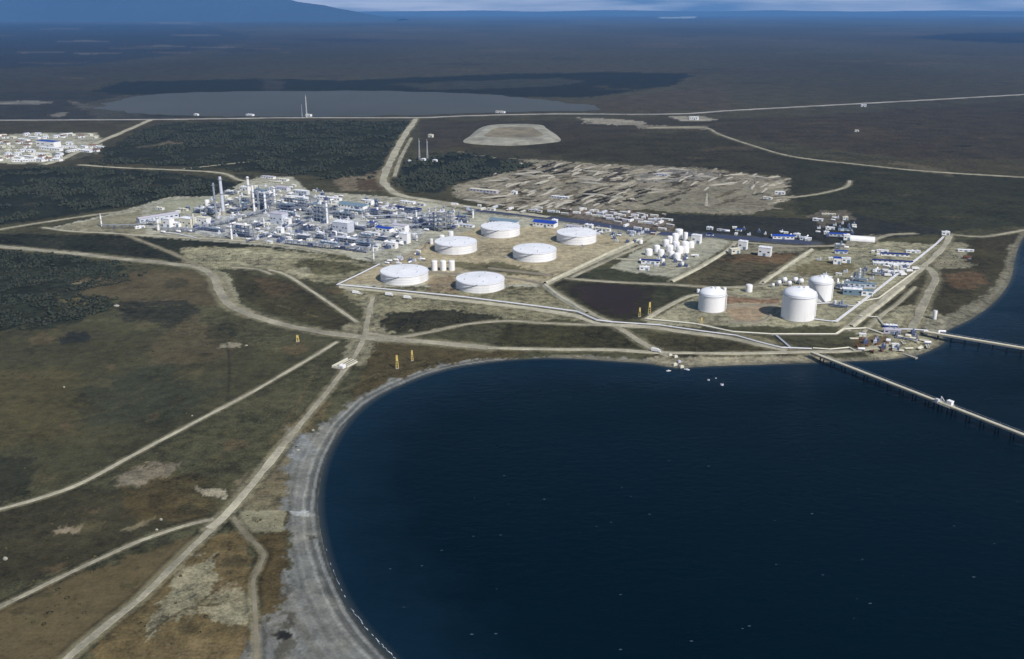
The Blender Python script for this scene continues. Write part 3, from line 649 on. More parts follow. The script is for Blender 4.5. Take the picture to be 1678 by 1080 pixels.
wet_ = (SHD < 12); q_ = wet_[:-1, :-1] & wet_[1:, :-1] & wet_[:-1, 1:] & wet_[1:, 1:]
sq = quads[q_.ravel()]; ids = np.unique(sq); remap = np.zeros(ny * nx, np.int32); remap[ids] = np.arange(len(ids)); sco = co[ids].copy(); sco[:, 2] = WATER
sm_ = grid_mesh("sea", sco, remap[sq].astype(np.int32)); t_ = sm_.attributes.new("shore", 'FLOAT', 'POINT'); t_.data.foreach_set("value", SHD.ravel()[ids].astype(np.float32))
nt = WM.node_tree; b = nt.nodes["Principled BSDF"]; p = _pos(nt); a1 = nt.nodes.new("ShaderNodeAttribute"); a1.attribute_name = "shore"
wp = _math(nt, 'ADD', a1.outputs["Fac"], _range(nt, _noise(nt, p, .03, 5, .6), .3, .7, -14, 14))
deep = b.inputs["Base Color"].links[0].from_socket
c1 = _mixc(nt, _range(nt, wp, -70, -4, 0, 1), deep, (0.003, 0.013, 0.025))
c2 = _mixc(nt, _range(nt, a1.outputs["Fac"], -5, 0, 0, 1), c1, (0.030, 0.040, 0.044))
nt.links.new(c2, b.inputs["Base Color"])
nt.links.new(_range(nt, _noise(nt, p, .004, 5, .65, (1, 3, 1)), .35, .65, .18, .42), b.inputs["Roughness"])
sm_.materials.append(WM); so_ = link("sea", sm_); so_['kind'] = 'structure'
def sheet(name, pts, z, mat, n=5):
    P = smooth(GL(pts + [pts[0]], z), n * 3)[:-1]; s = MB(); A_ = np.array(P); jit = 3.5 if name == 'pond' else 45.0; q = 9.0 if name == 'pond' else 70.0
    P = [(x + (a - .5) * 2 * jit, y + (b_ - .5) * 2 * jit) for (x, y), a, b_ in zip(P, fbm(A_[:, 0] / q, A_[:, 1] / q, 31, 4), fbm(A_[:, 0] / q + 40, A_[:, 1] / q, 37, 4))]; s.add([(x, y, z) for x, y in P], [tuple(range(len(P)))])
    o = struct(name, s, mat)
    return o
LM = water_mat("silty_lake_water", (0.070, 0.076, 0.076), 0.6, 0.06, 0.02, 0.3)
sheet("lake", [(190, 166), (240, 156), (330, 151), (480, 149.5), (640, 149), (780, 154), (900, 165), (985, 176), (950, 181), (880, 183), (780, 185), (680, 189), (480, 191), (340, 190), (265, 188), (200, 182), (165, 175)], 0.6, LM)
PM = water_mat("peaty_pond_water", (0.030, 0.020, 0.016), 0.4, 0.03, 0.2, 0.3)
sheet("pond", [(938, 472), (990, 466), (1030, 470), (1052, 480), (1040, 494), (1042, 506), (1028, 515), (1008, 514), (990, 508), (968, 500), (950, 488), (956, 479)], 0.12, PM)
# ---------------------------------------------------------------- road ribbons
def ribbon(name, pts, w, mat, z=0.16, h=0.0, slope=1.0, kind='structure', jit=0.06, n=6, world=False, sub=6.0, skirt=True):
    P = [Vector((q[0], q[1])) for q in (pts if world else smooth(GL(pts), n))]
    Q = [P[0]]
    for q in P[1:]:
        L = (q - Q[-1]).length; k_ = max(1, int(L / sub)); a0 = Q[-1]
        for i in range(1, k_ + 1): Q.append(a0 + (q - a0) * i / k_)
    wob = lambda q, s_: 0 if jit < .05 else float(fbm(np.array([q.x / 28.0]), np.array([q.y / 28.0]), s_, 3)[0] - .5) * 1.1
    s = MB(); vs = []; rr = random.Random(len(Q) + int(w * 10))
    for i, q in enumerate(Q):
        d = (Q[min(i + 1, len(Q) - 1)] - Q[max(i - 1, 0)]).normalized(); nrm = Vector((-d.y, d.x))
        jl = w / 2 * (1 + rr.uniform(-jit, jit) + wob(q, 1)); jr = w / 2 * (1 + rr.uniform(-jit, jit) + wob(q, 7))
        a1 = q + nrm * jl; a2 = q - nrm * jr; b1 = q + nrm * (jl + slope); b2 = q - nrm * (jr + slope)
        vs += [(b1.x, b1.y, -0.3), (a1.x, a1.y, z + h), (a2.x, a2.y, z + h), (b2.x, b2.y, -0.3)]
    s.add(vs, [(i * 4 + k, i * 4 + k + 1, i * 4 + 5 + k, i * 4 + 4 + k) for i in range(len(Q) - 1) for k in range(3)])
    s.f = [tuple(reversed(q)) for q in s.f]
    return struct(name, s, mat, kind)
for i, (nm, pts, w, mt) in enumerate(ROADS):
    far_ = min(q[1] for q in pts) < 250
    ribbon(nm, pts, w * (.72 if not far_ and mt != 'asphalt' else .9), M[mt], z=0.14 + 0.008 * i + (0.5 if far_ else 0), slope=0.8, jit=0.10 if mt != 'asphalt' else 0.02, sub=5 if not far_ else 20)
# ================================================================ builders
AX = R(-27)                                   # the works' own street direction
def at(px, py): x, y = G(px, py); return x, y
def storage_tank(px, py, wpx, hpx, label, seed=0, cone=0.05, group='wide white oil tanks in the bunded yard'):
    x, y = at(px, py); m = MPP(px, py); r = wpx * m / 2; h = HM(py, hpx)
    t = thing('storage_tank', label, 'storage tank', x, y, 0, R(seed * 47 % 360), group)
    s = MB(); s.ring(0, 0, 0, r - 0.3, r, h, 64); part('shell', s, 'white', t, True)
    s = MB(); s.cyl(0, 0, h - 0.05, r - 0.05, 0.06, 64, cap=False)
    s.v[-64:] = s.v[-64:]; s = MB(); n = 64
    vs = [((r - 0.02) * math.cos(2 * math.pi * i / n), (r - 0.02) * math.sin(2 * math.pi * i / n), h + 0.02) for i in range(n)] + [(0, 0, h + r * cone)]
    s.add(vs, [(i, (i + 1) % n, n) for i in range(n)]); part('roof', s, 'whiteroof', t)
    s = MB(); s.ring(0, 0, h - 0.9, r + 0.003, r + 0.5, 0.3, 64)
    for k in (0.3, 0.55): s.ring(0, 0, h * k, r + 0.003, r + 0.10, 0.25, 64)
    part('wind_girder', s, 'lgrey', t)
    s = MB(); s.ring(0, 0, -0.3, r + 0.01, r + 1.6, 0.45, 64); part('foundation', s, 'conc', t)
    s = MB(); a = R(200) - R(seed * 47 % 360); n = 34
    for k in range(n):
        t_ = a + k / n * R(75) * 24 / r; s.ring(0, 0, h * k / n, r + 0.01, r + 1.0, 0.25, 1, t_, t_ + R(2.6) * 24 / r)
    part('stair', s, 'grey', t)
    s = MB()
    for k in range(40):
        t_ = k / 40 * 2 * math.pi; s.bar(((r - .2) * math.cos(t_), (r - .2) * math.sin(t_), h), ((r - .2) * math.cos(t_), (r - .2) * math.sin(t_), h + 1.1), 0.07)
    s.ring(0, 0, h + 1.05, r - 0.25, r - 0.15, 0.08, 48); part('handrail', s, 'lgrey', t)
    s = MB()
    for k in range(5): t_ = k * 1.3 + seed; s = MB(); s.cyl(r * .7 * math.cos(t_), r * .7 * math.sin(t_), h, 0.5, r * cone + 1.2, 8); part('roof_vent', s, 'lgrey', t)
    s = MB(); s.cyl(0, 0, h + r * cone - 0.3, 1.0, 1.3, 10); part('roof_vent', s, 'lgrey', t)
    s = MB(); s.tube((r, 0, 0.8), (r + 9, 0, 0.8), 0.35, 8); s.tube((r + 9, 0, 0.8), (r + 14, -6, 0.8), 0.35, 8); part('outlet_pipe', s, 'grey', t)
    return t
def gas_tank(px, py, wpx, hpx, label, dome=0.17, seed=0, stair=40, stair_span=70):
    x, y = at(px, py); m = MPP(px, py); r = wpx * m / 2; h = HM(py, hpx)
    t = thing('gas_tank', label, 'gas tank', x, y, 0, 0, 'tall domed gas tanks')
    s = MB(); s.cyl(0, 0, 0, r, h, 64, cap=False, bottom=False); part('shell', s, 'white', t, True)
    s = MB(); s.cyl(0, 0, h - 0.01, r - 0.02, 0.02, 64, dome=r * dome * 2.2, bottom=False); part('dome_roof', s, 'whiteroof', t, True)
    s = MB(); s.ring(0, 0, h - 1.2, r + 0.003, r + 0.45, 0.5, 64); part('wind_girder', s, 'lgrey', t)
    s = MB()
    for k in range(1, 7): s.ring(0, 0, h * k / 7.2, r + 0.003, r + 0.06, 0.12, 64)
    part('seam_ring', s, 'white', t)
    s = MB(); s.ring(0, 0, -0.3, r + 0.01, r + 1.3, 1.0, 64); part('foundation', s, 'conc', t)
    s = MB(); s.ring(0, 0, h + 1.1, r - 0.2, r - 0.1, 0.1, 48); s.ring(0, 0, h + 0.5, r - 0.2, r - 0.1, 0.08, 48)
    for k in range(40):
        t_ = k / 40 * 2 * math.pi; s.bar(((r - .15) * math.cos(t_), (r - .15) * math.sin(t_), h), ((r - .15) * math.cos(t_), (r - .15) * math.sin(t_), h + 1.2), 0.08)
    part('handrail', s, 'lgrey', t)
    s = MB(); n = 46; a = R(stair)
    for k in range(n):
        t_ = a + k / n * R(stair_span); s.ring(0, 0, h * (1 - k / n), r + 0.08, r + 1.5, 0.35, 1, t_, t_ + R(2.2))
    part('stair', s, 'grey', t)
    s = MB(); zt_ = h + r * dome * 2.2
    s.cyl(0, 0, zt_ - 0.6, 1.6, 2.0, 12); s.box(r * .35, 0, zt_ - 1.4, 5, 3, 2.6, 0.4); s.tube((r * .35, 0, zt_), (r * 0.98, -1, h + 1.6), 0.4, 8); s.tube((r * 0.98, -1, h + 1.6), (r + 1.2, -1, h - 2), 0.4, 8)
    s.tube((r + 1.2, -1, h - 2), (r + 1.2, -1, 1), 0.4, 8); part('roof_pipework', s, 'white', t)
    return t
def vessel_tank(px, py, wpx, hpx, label, mat='white', group=None, name='vertical_tank', cat='tank', dome=0.35):
    x, y = at(px, py); m = MPP(px, py); r = wpx * m / 2; h = HM(py, hpx)
    t = thing(name, label, cat, x, y, 0, R((px * 37) % 360), group)
    s = MB(); s.cyl(0, 0, 0.3, r, h, 24, dome=r * dome, bottom=False); part('shell', s, mat, t, True)
    s = MB(); s.cyl(0, 0, -0.2, r + 0.5, 0.5, 24); part('foundation', s, 'conc', t)
    s = MB()
    for sx in (-.35, .35): s.bar((r + .25, sx, 0), (r + .25, sx, h + 1), 0.1)
    for k in range(int(h / 0.9)): s.bar((r + .25, -.35, k * .9), (r + .25, .35, k * .9), 0.07)
    part('ladder', s, 'grey', t)
    s = MB(); s.ring(0, 0, h + 1.3, r * .9, r * .93, 0.08, 20)
    for k in range(12): t_ = k / 12 * 2 * math.pi; s.bar((r * .9 * math.cos(t_), r * .9 * math.sin(t_), h + .3), (r * .9 * math.cos(t_), r * .9 * math.sin(t_), h + 1.35), 0.06)
    part('handrail', s, 'lgrey', t); return t
def column(px, py, wpx, hpx, label, mat='lgrey', group='slim process columns', rings=4):
    x, y = at(px, py); r = wpx * MPP(px, py) / 2; h = HM(py, hpx)
    t = thing('process_column', label, 'process column', x, y, 0, R((px * 53) % 360), group)
    s = MB(); s.cyl(0, 0, 0, r * 1.12, h * 0.12, 16, r); s.cyl(0, 0, h * 0.12 + 0.003, r, h * 0.84, 16, dome=r * 0.6); part('shell', s, mat, t, True)
    for k in range(rings):
        z = h * (0.3 + 0.65 * k / max(1, rings - 1)); a0 = R(k * 70)
        s = MB(); s.ring(0, 0, z, r + 0.003, r + 1.3, 0.2, 10, a0, a0 + R(230)); s.ring(0, 0, z + 1.1, r + 1.2, r + 1.28, 0.1, 10, a0, a0 + R(230)); part('platform', s, 'grey', t)
    s = MB(); s.tube((r + .5, 0, 0.5), (r + .5, 0, h * 0.98), 0.28, 6); s.tube((r + .5, 0, h * .98), (0, 0, h * 1.02), 0.28, 6); part('overhead_pipe', s, 'lgrey', t)
    return t
def stack(px, py, wpx, hpx, label, mat='lgrey', name='chimney_stack', cat='chimney', group=None, top=None):
    x, y = at(px, py); r = wpx * MPP(px, py) / 2; h = HM(py, hpx)
    t = thing(name, label, cat, x, y, 0, R((px * 31) % 360), group)
    s = MB(); s.cyl(0, 0, h * 0.1 + .003, r, h * 0.9, 16, r * 0.8); part('flue', s, mat, t, True)
    s = MB(); s.cyl(0, 0, 0, r * 1.5, h * 0.1, 16, r * 1.02); part('base', s, 'conc', t)
    for z in (0.55, 0.93):
        s = MB(); s.ring(0, 0, h * z, r, r + 1.0, 0.2, 16); s.ring(0, 0, h * z + 1.0, r + .9, r + 1.0, 0.1, 16); part('platform', s, 'grey', t)
    if top: s = MB(); s.cyl(0, 0, h + .003, r * 0.9, h * 0.04, 12); part('tip', s, top, t)
    return t
def building(px, py, w, d, h, label, wall='white', roof='lgrey', a=0.0, gab=0.0, cat='building', name='building', group=None, bays=0, metres=False):
    """px,py = centre of the plan; w,d,h in picture pixels unless metres"""
    x, y = at(px, py); m = MPP(px, py)
    if not metres: w *= m; d = d * m; h = HM(py, h)
    t = thing(name, label, cat, x, y, 0, AX + a, group)
    s = MB(); s.box(0, 0, 0, w, d, h)
    if gab: s.f.pop(1)
    part('wall', s, wall, t)
    s = MB()
    if gab: s.gable(0, 0, h, w, d, gab * d, over=0.5)
    else:
        s.box(0, 0, h + .003, w + 0.6, d + 0.6, 0.35)
        rr = random.Random(int(px * 7 + py))
        for k in range(3): s.box(rr.uniform(-.35, .35) * w, rr.uniform(-.3, .3) * d, h + .36, 1.8, 1.4, 1.0)
    part('roof', s, roof, t)
    n = bays or max(2, min(8, int(w / 5)))
    s = MB(); s2 = None
    for k in range(n):
        xx = -w / 2 + (k + .5) * w / n
        if k == n // 2: s2 = xx; continue
        q = MB(); q.box(xx, -d / 2 - 0.03, h * 0.45, w / n * 0.5, 0.07, min(1.6, h * .3)); part('window', q, 'glass', t)
    q = MB(); q.box(s2, -d / 2 - 0.04, 0, min(3.6, w / n * 0.7), 0.09, min(4, h * 0.7)); part('door', q, 'teal', t)
    return t
def hangar(px, py, w, d, label, mat='white', a=0.0):
    x, y = at(px, py); m = MPP(px, py); w *= m; d *= m; t = thing('arched_shed', label, 'shed', x, y, 0, AX + a)
    s = MB(); n = 12; vs = []
    for xx in (-w / 2, w / 2):
        for i in range(n + 1): th = math.pi * i / n; vs.append((xx, d / 2 * math.cos(th), d * 0.42 * math.sin(th)))
    s.add(vs, [(i, i + 1, i + n + 2, i + n + 1) for i in range(n)]); s.f = [tuple(reversed(q)) for q in s.f]
    part('arched_roof', s, mat, t, True)
    for xx in (-w / 2, w / 2):
        s = MB(); s.add([(xx, d / 2 * math.cos(math.pi * i / n), d * .42 * math.sin(math.pi * i / n)) for i in range(n + 1)], [tuple(range(n + 1))]); part('end_wall', s, 'cream', t)
    s = MB(); s.box(-w / 2 - .05, 0, 0, 0.12, d * 0.4, d * 0.28); part('door', s, 'dark', t); return t
def cabin(px, py, w, d, h, label, mat, group, a=0.0, name='cabin', cat='cabin'):
    x, y = at(px, py); t = thing(name, label, cat, x, y, 0, AX + a, group)
    s = MB(); s.box(0, 0, 0.35, w, d, h); n = int(w / 0.8)
    for k in range(n):
        for sy in (-1, 1): s.box(-w / 2 + (k + .5) * w / n, sy * (d / 2 + .03), 0.5, 0.25, 0.07, h - 0.3)
    part('wall', s, mat, t); s = MB(); s.box(0, 0, h + .353, w + .2, d + .2, 0.18); part('roof', s, 'whiteroof' if mat != 'blue' else 'navy', t)
    s = MB(); s.box(w * .25, -d / 2 - .08, .4, 1.0, .06, 2.0); part('door', s, 'teal', t)
    s = MB(); s.box(0, 0, 0, w * .9, d * .7, .34); part('skid', s, 'dark', t); return t
def process_unit(px, py, w, d, h, label, seed, tone='dsteel', deck='lgrey', a=0.0, levels=3, group='open steel process units', top='vessels', metres=False):
    """open steel frame with floors, vessels and pipes"""
    x, y = at(px, py); m = MPP(px, py)
    if not metres: w *= m; d *= m; h = HM(py, h)
    rr = random.Random(seed); t = thing('process_unit', label, 'process unit', x, y, 0, AX + a, group)
    s = MB(); nx_ = max(2, int(w / 6) + 1); ny_ = max(2, int(d / 7) + 1); xs = [-w / 2 + w * i / (nx_ - 1) for i in range(nx_)]; ys = [-d / 2 + d * i / (ny_ - 1) for i in range(ny_)]
    for xx in xs:
        for yy in ys: s.box(xx, yy, 0, .45, .45, h)
    for L in range(1, levels + 1):
        z = h * L / levels - 0.5
        for yy in ys: s.box(0, yy, z, w - .46, .3, .45)
        for xx in xs: s.box(xx, 0, z - .01, .3, d - .46, .4)
    for i in range(nx_ - 1):
        for yy in (ys[0], ys[-1]):
            if rr.random() < .6: s.bar((xs[i], yy, 0.2), (xs[i + 1], yy, h / levels - .5), .16)
    part('frame', s, tone, t)
    for L in range(1, levels + 1):
        z = h * L / levels; fr = rr.uniform(.55, .98) if L == levels else 1
        q = MB(); q.box((rr.random() - .5) * w * (1 - fr), 0, z + .003, w * fr + .2, d + .2, 0.15); part('deck', q, deck if L == levels else 'grey', t)
    mats = ['white', 'lgrey', 'grey', 'cream', 'white', 'teal', 'dsteel']
    nv = max(3, int(w * d / 60))
    for k in range(min(nv, 10)):
        L = rr.choice([0] + list(range(levels + 1))); L = levels if top == 'vessels' and k < nv // 2 else L
        z = h * L / levels + (.2 if L else .6); vx = rr.uniform(-.42, .42) * w; vy = rr.uniform(-.38, .38) * d; q = MB()
        c = rr.random()
        if c < .35: rad = rr.uniform(.8, 1.5); q.capsule(vx * .6, vy, z + rad, rad, min(w * .45, rr.uniform(4, 9)), rr.choice([0, math.pi / 2]))
        elif c < .7: q.cyl(vx, vy, z, rr.uniform(.7, 1.7), rr.uniform(2.5, 6.5), 12, dome=.6)
        else: q.box(vx, vy, z, rr.uniform(2.5, 5), rr.uniform(2, 4), rr.uniform(1.6, 3.2))
        part('vessel', q, rr.choice(mats), t, c < .7)
    s = MB()
    for k in range(7):
        L = rr.randint(1, levels); z = h * L / levels - rr.uniform(.8, 1.6); yy = rr.uniform(-.5, .5) * d
        s.tube((-w / 2 - rr.uniform(0, 2), yy, z), (w / 2 + rr.uniform(0, 2), yy, z), rr.uniform(.12, .3), 6)
        xx = rr.uniform(-.5, .5) * w; s.tube((xx, yy, z), (xx, yy, rr.uniform(0, h)), .18, 6)
    part('pipework', s, rr.choice(['lgrey', 'white', 'grey']), t)
    s = MB(); 
    for (ax_, ay_, bx_, by_) in ((-w/2, -d/2, w/2, -d/2), (w/2, -d/2, w/2, d/2), (w/2, d/2, -w/2, d/2), (-w/2, d/2, -w/2, -d/2)):
        s.bar((ax_, ay_, h + 1.1), (bx_, by_, h + 1.1), .08)
    part('handrail', s, 'yellow' if seed % 3 == 0 else 'lgrey', t)
    return t
def fan_cooler(px, py, w, d, h, label, a=0.0, group='fan cooler banks', mat='teal'):
    x, y = at(px, py); m = MPP(px, py); w *= m; d *= m; h = HM(py, h); t = thing('fan_cooler', label, 'fan cooler', x, y, 0, AX + a, group)
    s = MB(); n = max(2, int(w / 5)); 
    for i in range(n + 1):
        for yy in (-d / 2, d / 2): s.box(-w / 2 + w * i / n, yy, 0, .4, .4, h)
    part('frame', s, 'dsteel', t); s = MB(); s.box(0, 0, h + .003, w, d, 1.6); part('tube_bank', s, mat, t)
    for i in range(n):
        q = MB(); q.ring(-w / 2 + (i + .5) * w / n, 0, h + 1.61, min(w / n, d) * .36, min(w / n, d) * .42, .9, 16); q.box(-w / 2 + (i + .5) * w / n, 0, h + 1.9, min(w / n, d) * .7, .35, .1, .5); part('fan', q, 'lgrey', t)
    s = MB()
    for k in range(4): s.tube((-w / 2, -d / 2 + (k + .5) * d / 4, h - 1), (w / 2, -d / 2 + (k + .5) * d / 4, h - 1), .25, 6)
    part('pipework', s, 'lgrey', t); return t
def bullet(px, py, l, dia, label, a=0.0, group=None, mat='white', n=1):
    x, y = at(px, py); m = MPP(px, py); l *= m; r = dia * m / 2; t = thing('horizontal_vessel', label, 'vessel', x, y, 0, AX + a, group)
    s = MB(); s.capsule(0, 0, r + 1.2, r, l - r); part('shell', s, mat, t, True)
    for sx in (-.3, .3): q = MB(); q.box(l * sx, 0, 0, .8, r * 1.5, 1.5); part('saddle', q, 'conc', t)
    s = MB(); s.box(0, 0, 2 * r + 1.2, l * .6, .9, .12); s.tube((0, 0, 2 * r), (0, 0, 2 * r + 2.2), .25, 6); part('walkway', s, 'grey', t); return t
def sphere_tank(px, py, dpx, label, group=None, mat='white'):
    x, y = at(px, py); r = dpx * MPP(px, py) / 2; t = thing('sphere_tank', label, 'sphere tank', x, y, 0, R((px * 13) % 90), group)
    s = MB(); s.ball(0, 0, r + 1.2, r, 20, 12); part('shell', s, mat, t, True)
    for k in range(6): th = k * math.pi / 3; q = MB(); q.tube((r * .93 * math.cos(th), r * .93 * math.sin(th), 0), (r * .93 * math.cos(th), r * .93 * math.sin(th), r + 1.2), .22, 8); part('leg', q, 'lgrey', t)
    s = MB(); s.ring(0, 0, 2 * r + .9, .9, 1.2, .9, 10); s.bar((r * 1.15, 0, 0), (r * .2, 0, 2 * r + 1.1), .3); part('stair', s, 'grey', t); return t
def poly_rack(name, label, cat, pts, w, h, npipe=5, step=9, pr=.32, mat='lgrey', group=None, frame='dsteel', deckmat=None, zbase=0.0, hold=None):
    P = [Vector((*G(a, b), 0)) for a, b in pts]; o0 = P[0]; t = thing(name, label, cat, o0.x, o0.y, 0, 0, group)
    P = [p - o0 for p in P]; fr = MB(); seg = []
    for p, q in zip(P[:-1], P[1:]):
        d = (q - p); L = d.length; d.normalize(); nv = Vector((-d.y, d.x, 0)); k = max(1, int(L / step)); ang = math.atan2(d.y, d.x)
        for i in range(k + 1):
            c = p + d * (L * i / k)
            for sy in (-1, 1):
                e = c + nv * (sy * w / 2); fr.box(e.x, e.y, zbase - .2, .35, .35, h + .2, ang)
            fr.box(c.x, c.y, zbase + h + .003, .35, w + .4, .35, ang)
        seg.append((p, q, nv))
        for sy in (-1, 1): fr.tube(tuple(p + nv * (sy * w / 2) + Vector((0, 0, zbase + h * .5))), tuple(q + nv * (sy * w / 2) + Vector((0, 0, zbase + h * .5))), .14, 4)
    part('frame', fr, frame, t)
    for j in range(npipe):
        s = MB(); off = -w / 2 + (j + .5) * w / npipe
        for p, q, nv in seg: s.tube(tuple(p + nv * off + Vector((0, 0, zbase + h + .4 + pr))), tuple(q + nv * off + Vector((0, 0, zbase + h + .4 + pr))), pr, 6)
        part('pipe', s, mat if j % 3 else ('white' if mat == 'lgrey' else mat), t)
    if deckmat:
        s = MB()
        for p, q, nv in seg:
            c = (p + q) / 2; d = q - p; s.box(c.x, c.y, zbase + h + .36, d.length, w * .98, .12, math.atan2(d.y, d.x))
        part('cable_tray', s, deckmat, t)
    return t
def ground_pipes(label, pts, n=4, gap=1.0, r=.35, mat='white', group=None):
    return poly_rack('pipeline', label, 'pipeline', pts, n * gap, .5, n, 14, r, mat, group, 'conc')
def lattice(px, py, hpx, wpx, label, mat='lgrey', dishes=0, group=None, name='lattice_mast', cat='mast', tone=None):
    x, y = at(px, py); h = HM(py, hpx); w = wpx * MPP(px, py); t = thing(name, label, cat, x, y, 0, R(20), group); s = MB(); n = max(4, int(h / 5)); th = max(.12, w * .10)
    def pt(k, j): f = 1 - .75 * k / n; a = R(45 + 90 * j); return (w * .7 * f * math.cos(a), w * .7 * f * math.sin(a), h * k / n)
    for j in range(4):
        for k in range(n): s.bar(pt(k, j), pt(k + 1, j), th); s.bar(pt(k, j), pt(k + 1, (j + 1) % 4), th * .6); s.bar(pt(k, j), pt(k, (j + 1) % 4), th * .6)
    part('lattice', s, mat, t); s = MB(); s.box(0, 0, 0, w * 1.8, w * 1.8, .6); part('foundation', s, 'conc', t)
    for k in range(dishes): q = MB(); z = h * (.9 - .12 * k); q.tube((w * .25, 0, z), (w * .45, 0, z), w * .28, 12); part('dish_antenna', q, 'white', t)
    s = MB(); s.tube((0, 0, h), (0, 0, h * 1.08), th * .8, 6); part('aerial', s, 'white', t); return t
def beacon(px, py, hpx, wpx, label):
    x, y = at(px, py); h = HM(py, hpx); w = wpx * MPP(px, py); t = thing('marker_tower', label, 'navigation marker', x, y, 0, R(0), 'yellow leading marks')
    s = MB()
    for sx in (-1, 1):
        for sy in (-1, 1): s.bar((sx * w * .45, sy * w * .3, 0), (sx * w * .2, sy * w * .15, h), .28)
    for k in range(1, 5):
        for sy in (-1, 1): s.bar((-w * .42, sy * w * .25, h * k / 5), (w * .42 * (1 - k / 9), sy * w * .2, h * k / 5), .16)
    part('frame', s, 'yellow', t)
    s = MB(); s.box(0, -w * .3, h * .58, w * .62, .15, h * .4); part('day_board', s, 'yellow', t); s = MB(); s.box(0, 0, 0, w * 1.1, w, .5); part('base', s, 'conc', t); return t
def lorry(px, py, label, a=0.0, mat='white', group=None):
    x, y = at(px, py); t = thing('lorry', label, 'lorry', x, y, .2, AX + a, group)
    s = MB(); s.box(-1.2, 0, 1.0, 6.4, 2.4, 2.5); part('cargo_box', s, mat, t); s = MB(); s.box(3.3, 0, .7, 1.9, 2.3, 1.2); s.box(3.15, 0, 1.9, 1.5, 2.2, .9); part('cab', s, mat, t)
    s = MB(); s.box(3.95, 0, 1.95, .08, 1.9, .7); part('windscreen', s, 'glass', t)
    s = MB(); s.box(.3, 0, .6, 7.6, .9, .35); part('chassis', s, 'dark', t)
    for wx in (-3, -1.8, 3.1):
        for sy in (-1, 1): q = MB(); q.tube((wx, sy * .85, .5), (wx, sy * 1.15, .5), .5, 12); part('wheel', q, 'rubber', t)
    return t
def boat(px, py, l, label, a=0.0, z=WATER):
    x, y = G(px, py, z); t = thing('boat', label, 'boat', x, y, z - .3, a); s = MB()
    out = [(-.5, -.16), (-.1, -.2), (.25, -.15), (.5, 0), (.25, .15), (-.1, .2), (-.5, .16)]
    vs = [(u * l * .9, v * l * .8, 0) for u, v in out] + [(u * l, v * l, l * .14) for u, v in out]; n = 7
    s.add(vs, [(i, (i + 1) % n, (i + 1) % n + n, i + n) for i in range(n)] + [tuple(range(n, 2 * n)), tuple(reversed(range(n)))]); part('hull', s, 'white', t)
    s = MB(); s.box(-l * .08, 0, l * .14, l * .3, l * .2, l * .16); part('wheelhouse', s, 'lgrey', t); s = MB(); s.box(l * .073, 0, l * .2, .06, l * .17, l * .07); part('windscreen', s, 'glass', t); return t
def buoy(px, py, r, label, group):
    x, y = G(px, py, WATER); t = thing('mooring_buoy', label, 'buoy', x, y, WATER - .3, 0, group)
    s = MB(); s.cyl(0, 0, 0, r, r * .9, 16, r * .9); part('float', s, 'lgrey', t, True); s = MB(); s.ring(0, 0, r * .9, r * .2, r * .35, r * .3, 10); part('mooring_ring', s, 'rust', t); return t
def boulder_mesh(seed, w, d, h):
    rr = random.Random(seed); s = MB(); s.ball(0, 0, h * .35, 1, 9, 6)
    s.v = [(vx * w / 2 * rr.uniform(.8, 1.15), vy * d / 2 * rr.uniform(.8, 1.15), (vz - h * .35) * h * .6 * rr.uniform(.8, 1.1) + h * .35) for vx, vy, vz in s.v]; return s
def earth_bank(pts, w, h, mat='palebund', name='earth_bank'): return ribbon(name, pts, w * .35, M[mat], z=.2, h=h, slope=w * .33, jit=.15, sub=4)
# ================================================================ the tank yard
storage_tank(663, 457, 78, 14, "wide white oil tank nearest the coast road, left of the one with the gravel gap", 1)
storage_tank(787, 470, 79, 14.5, "nearest wide white oil tank beside the long pipeline, right of the front pair", 2)
storage_tank(747, 409, 69, 14, "wide white oil tank behind the three slim white tanks", 3)
storage_tank(876, 421, 71, 14, "wide white oil tank in the middle of the bare yard, next to the diagonal dyke", 4)
storage_tank(820, 383, 64, 13, "farthest left wide white oil tank, in front of the pale teal roof", 5)
storage_tank(944.5, 394, 65, 14, "wide white oil tank farthest right, just before the navy-roofed row", 6)
for px, lb in ((712, "left one of three slim white tanks in a row between the wide tanks"), (726.5, "middle one of three slim white tanks in a row between the wide tanks"), (740.5, "right one of three slim white tanks in a row between the wide tanks")):
    vessel_tank(px, 443, 10, 15, lb, group='three slim white tanks', dome=.2)
vessel_tank(739, 392, 9, 12, "small white tank standing right behind the wide tank's rim", group='small tanks behind the wide tank', dome=.2)
vessel_tank(724, 394, 9, 8, "short white tank touching the upper left of the wide tank", group='small tanks behind the wide tank', dome=.2)
vessel_tank(707, 400, 6, 8, "squat white tank at the left shoulder of the wide tank", group='small tanks behind the wide tank', dome=.2)
gas_tank(1165.5, 507, 43, 27, "smaller left-hand white domed gas tank beside the brown pond")
gas_tank(1306.5, 520, 53, 39, "biggest white domed gas tank in front of its taller-roofed twin", seed=1)
gas_tank(1342, 490, 38, 30, "white domed gas tank half hidden behind the biggest one", seed=2, stair=-150)
vessel_tank(1227, 478, 11, 10, "small white tank standing alone between the domed gas tanks", group='small tanks by the gas tanks')
for i, (px, py, d, w_) in enumerate(((1276, 468, 8, "leftmost"), (1285, 464, 9, "second from left"), (1293, 469, 8, "third from left, nearer"), (1303, 464, 9, "fourth from left"), (1312, 466, 9, "fifth from left, touching the dome"), (1266, 471, 6, "small outlying"))):
    sphere_tank(px, py, d, w_ + " white sphere in the row behind the biggest gas tank", 'white spheres behind the gas tank')
